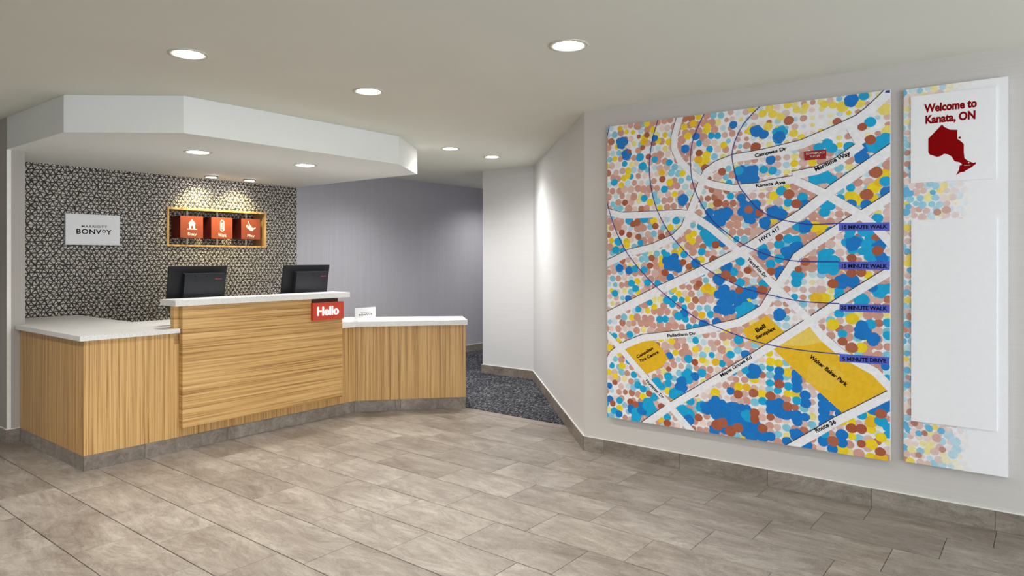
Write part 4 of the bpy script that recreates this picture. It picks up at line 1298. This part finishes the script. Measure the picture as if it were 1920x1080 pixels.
me.from_pydata([tuple(SPL.p(s, t, 0.0086) - base) for s, t in ONT], [], [tuple(range(len(ONT)))])
me.materials.append(M['ink_red'])
link(bpy.data.objects.new('province_outline', me), wp)
icon(SPL, [disc(0.254, 2.005, 0.006, 10)], M['ink_red'], wp, 0.0087)
icon(SPL, [disc(0.293, 1.873, 0.0032, 10)], M['ink_white'], wp, 0.0092)
letters('lettering', 'Kanata', SPL, 0.287, 1.861, 0.026, 0.0055, M['ink_white'], wp, off=0.0092)


# ------------------------------------------------------------------ ceiling lamps
def downlight(x, y, z, r, label, watts, group, col=LAMP_COLOR, spread=116, ringm='ring'):
    root = empty('recessed_downlight', (x, y, z))
    tag(root, label, 'ceiling light', group)
    m = MB()
    m.lathe([(r * 1.36, -0.0002), (r * 1.36, -0.004), (r * 1.28, -0.006), (r * 1.06, -0.005), (r * 1.0, -0.0002)], (x, y, z), 40, cap=False)
    part('trim_ring', m, M[ringm], root, True)
    m = MB()
    m.lathe([(r * 1.02, -0.0008), (r * 0.98, -0.0022)], (x, y, z), 40)
    part('lens', m, M['lamp'], root)
    ld = bpy.data.lights.new('lamp_light', 'SPOT')
    ld.energy = watts
    ld.color = col
    ld.spot_size = math.radians(spread)
    ld.spot_blend = 1.0
    ld.shadow_soft_size = r
    lo = bpy.data.objects.new('lamp_light', ld)
    lo.location = (0, 0, -0.012)
    link(lo, root)
    return root


G = 'recessed downlights in the main ceiling'
for x, y, r, lab, p in [(1.739, 3.505, 0.073, 'round lit recessed downlight in the ceiling left of the others, before the lowered ceiling', LAMP_MAIN),
                        (2.834, 3.391, 0.073, 'round lit recessed downlight in front of the middle of the lowered ceiling', LAMP_MAIN),
                        (2.840, 1.881, 0.073, 'largest round lit recessed downlight, nearest the map wall top', LAMP_MAIN),
                        (4.797, 4.537, 0.066, 'small round lit recessed downlight beside the right end of the lowered ceiling', LAMP_HALL),
                        (5.454, 4.565, 0.066, 'small round lit recessed downlight closest to the slanted passage wall', LAMP_HALL * 0.62)]:
    downlight(x, y, CEIL, r, lab, p, G, (1.0, 0.985, 0.96) if x > 4.5 else LAMP_COLOR, 150 if x > 4.5 else 116)
G = 'recessed downlights over the desk'
for x, y, lab in [(2.62, 5.13, 'round lit downlight under the lowered ceiling above the left monitor'), (3.567, 5.115, 'round lit downlight under the lowered ceiling above the right monitor')]:
    downlight(x, y, SOFF, 0.075, lab, LAMP_SOFFIT, G)


def accent(x, y, label):
    root = empty('accent_downlight', (x, y, SOFF))
    tag(root, label, 'ceiling light', 'accent lights at the patterned wall')
    r = 0.05
    m = MB()
    m.lathe([(r * 1.3, -0.0002), (r * 1.3, -0.006), (r * 1.12, -0.014), (r * 1.0, -0.012), (r * 1.0, -0.0002)], (x, y, SOFF), 32, cap=False)
    part('trim_ring', m, M['ring_grey'], root, True)
    m = MB()
    m.lathe([(r * 0.95, -0.004), (r * 0.9, -0.012)], (0, 0, 0), 32)
    o = m.build('lens', M['lamp'])
    o.rotation_euler = (math.radians(12), 0, 0)
    o.location = (0, 0, -0.002)
    o.parent = root
    ld = bpy.data.lights.new('lamp_light', 'SPOT')
    ld.energy = LAMP_ACCENT
    ld.color = (1.0, 0.86, 0.40)
    ld.spot_size = math.radians(92)
    ld.spot_blend = 0.9
    ld.shadow_soft_size = 0.03
    lo = bpy.data.objects.new('lamp_light', ld)
    lo.location = (0, 0.0, -0.03)
    lo.rotation_euler = (math.radians(34), 0, 0)
    link(lo, root)


accent(3.47, 6.53, 'small grey-rimmed accent light above the left of the wooden wall box')
accent(3.868, 6.51, 'small grey-rimmed accent light above the right of the wooden wall box')
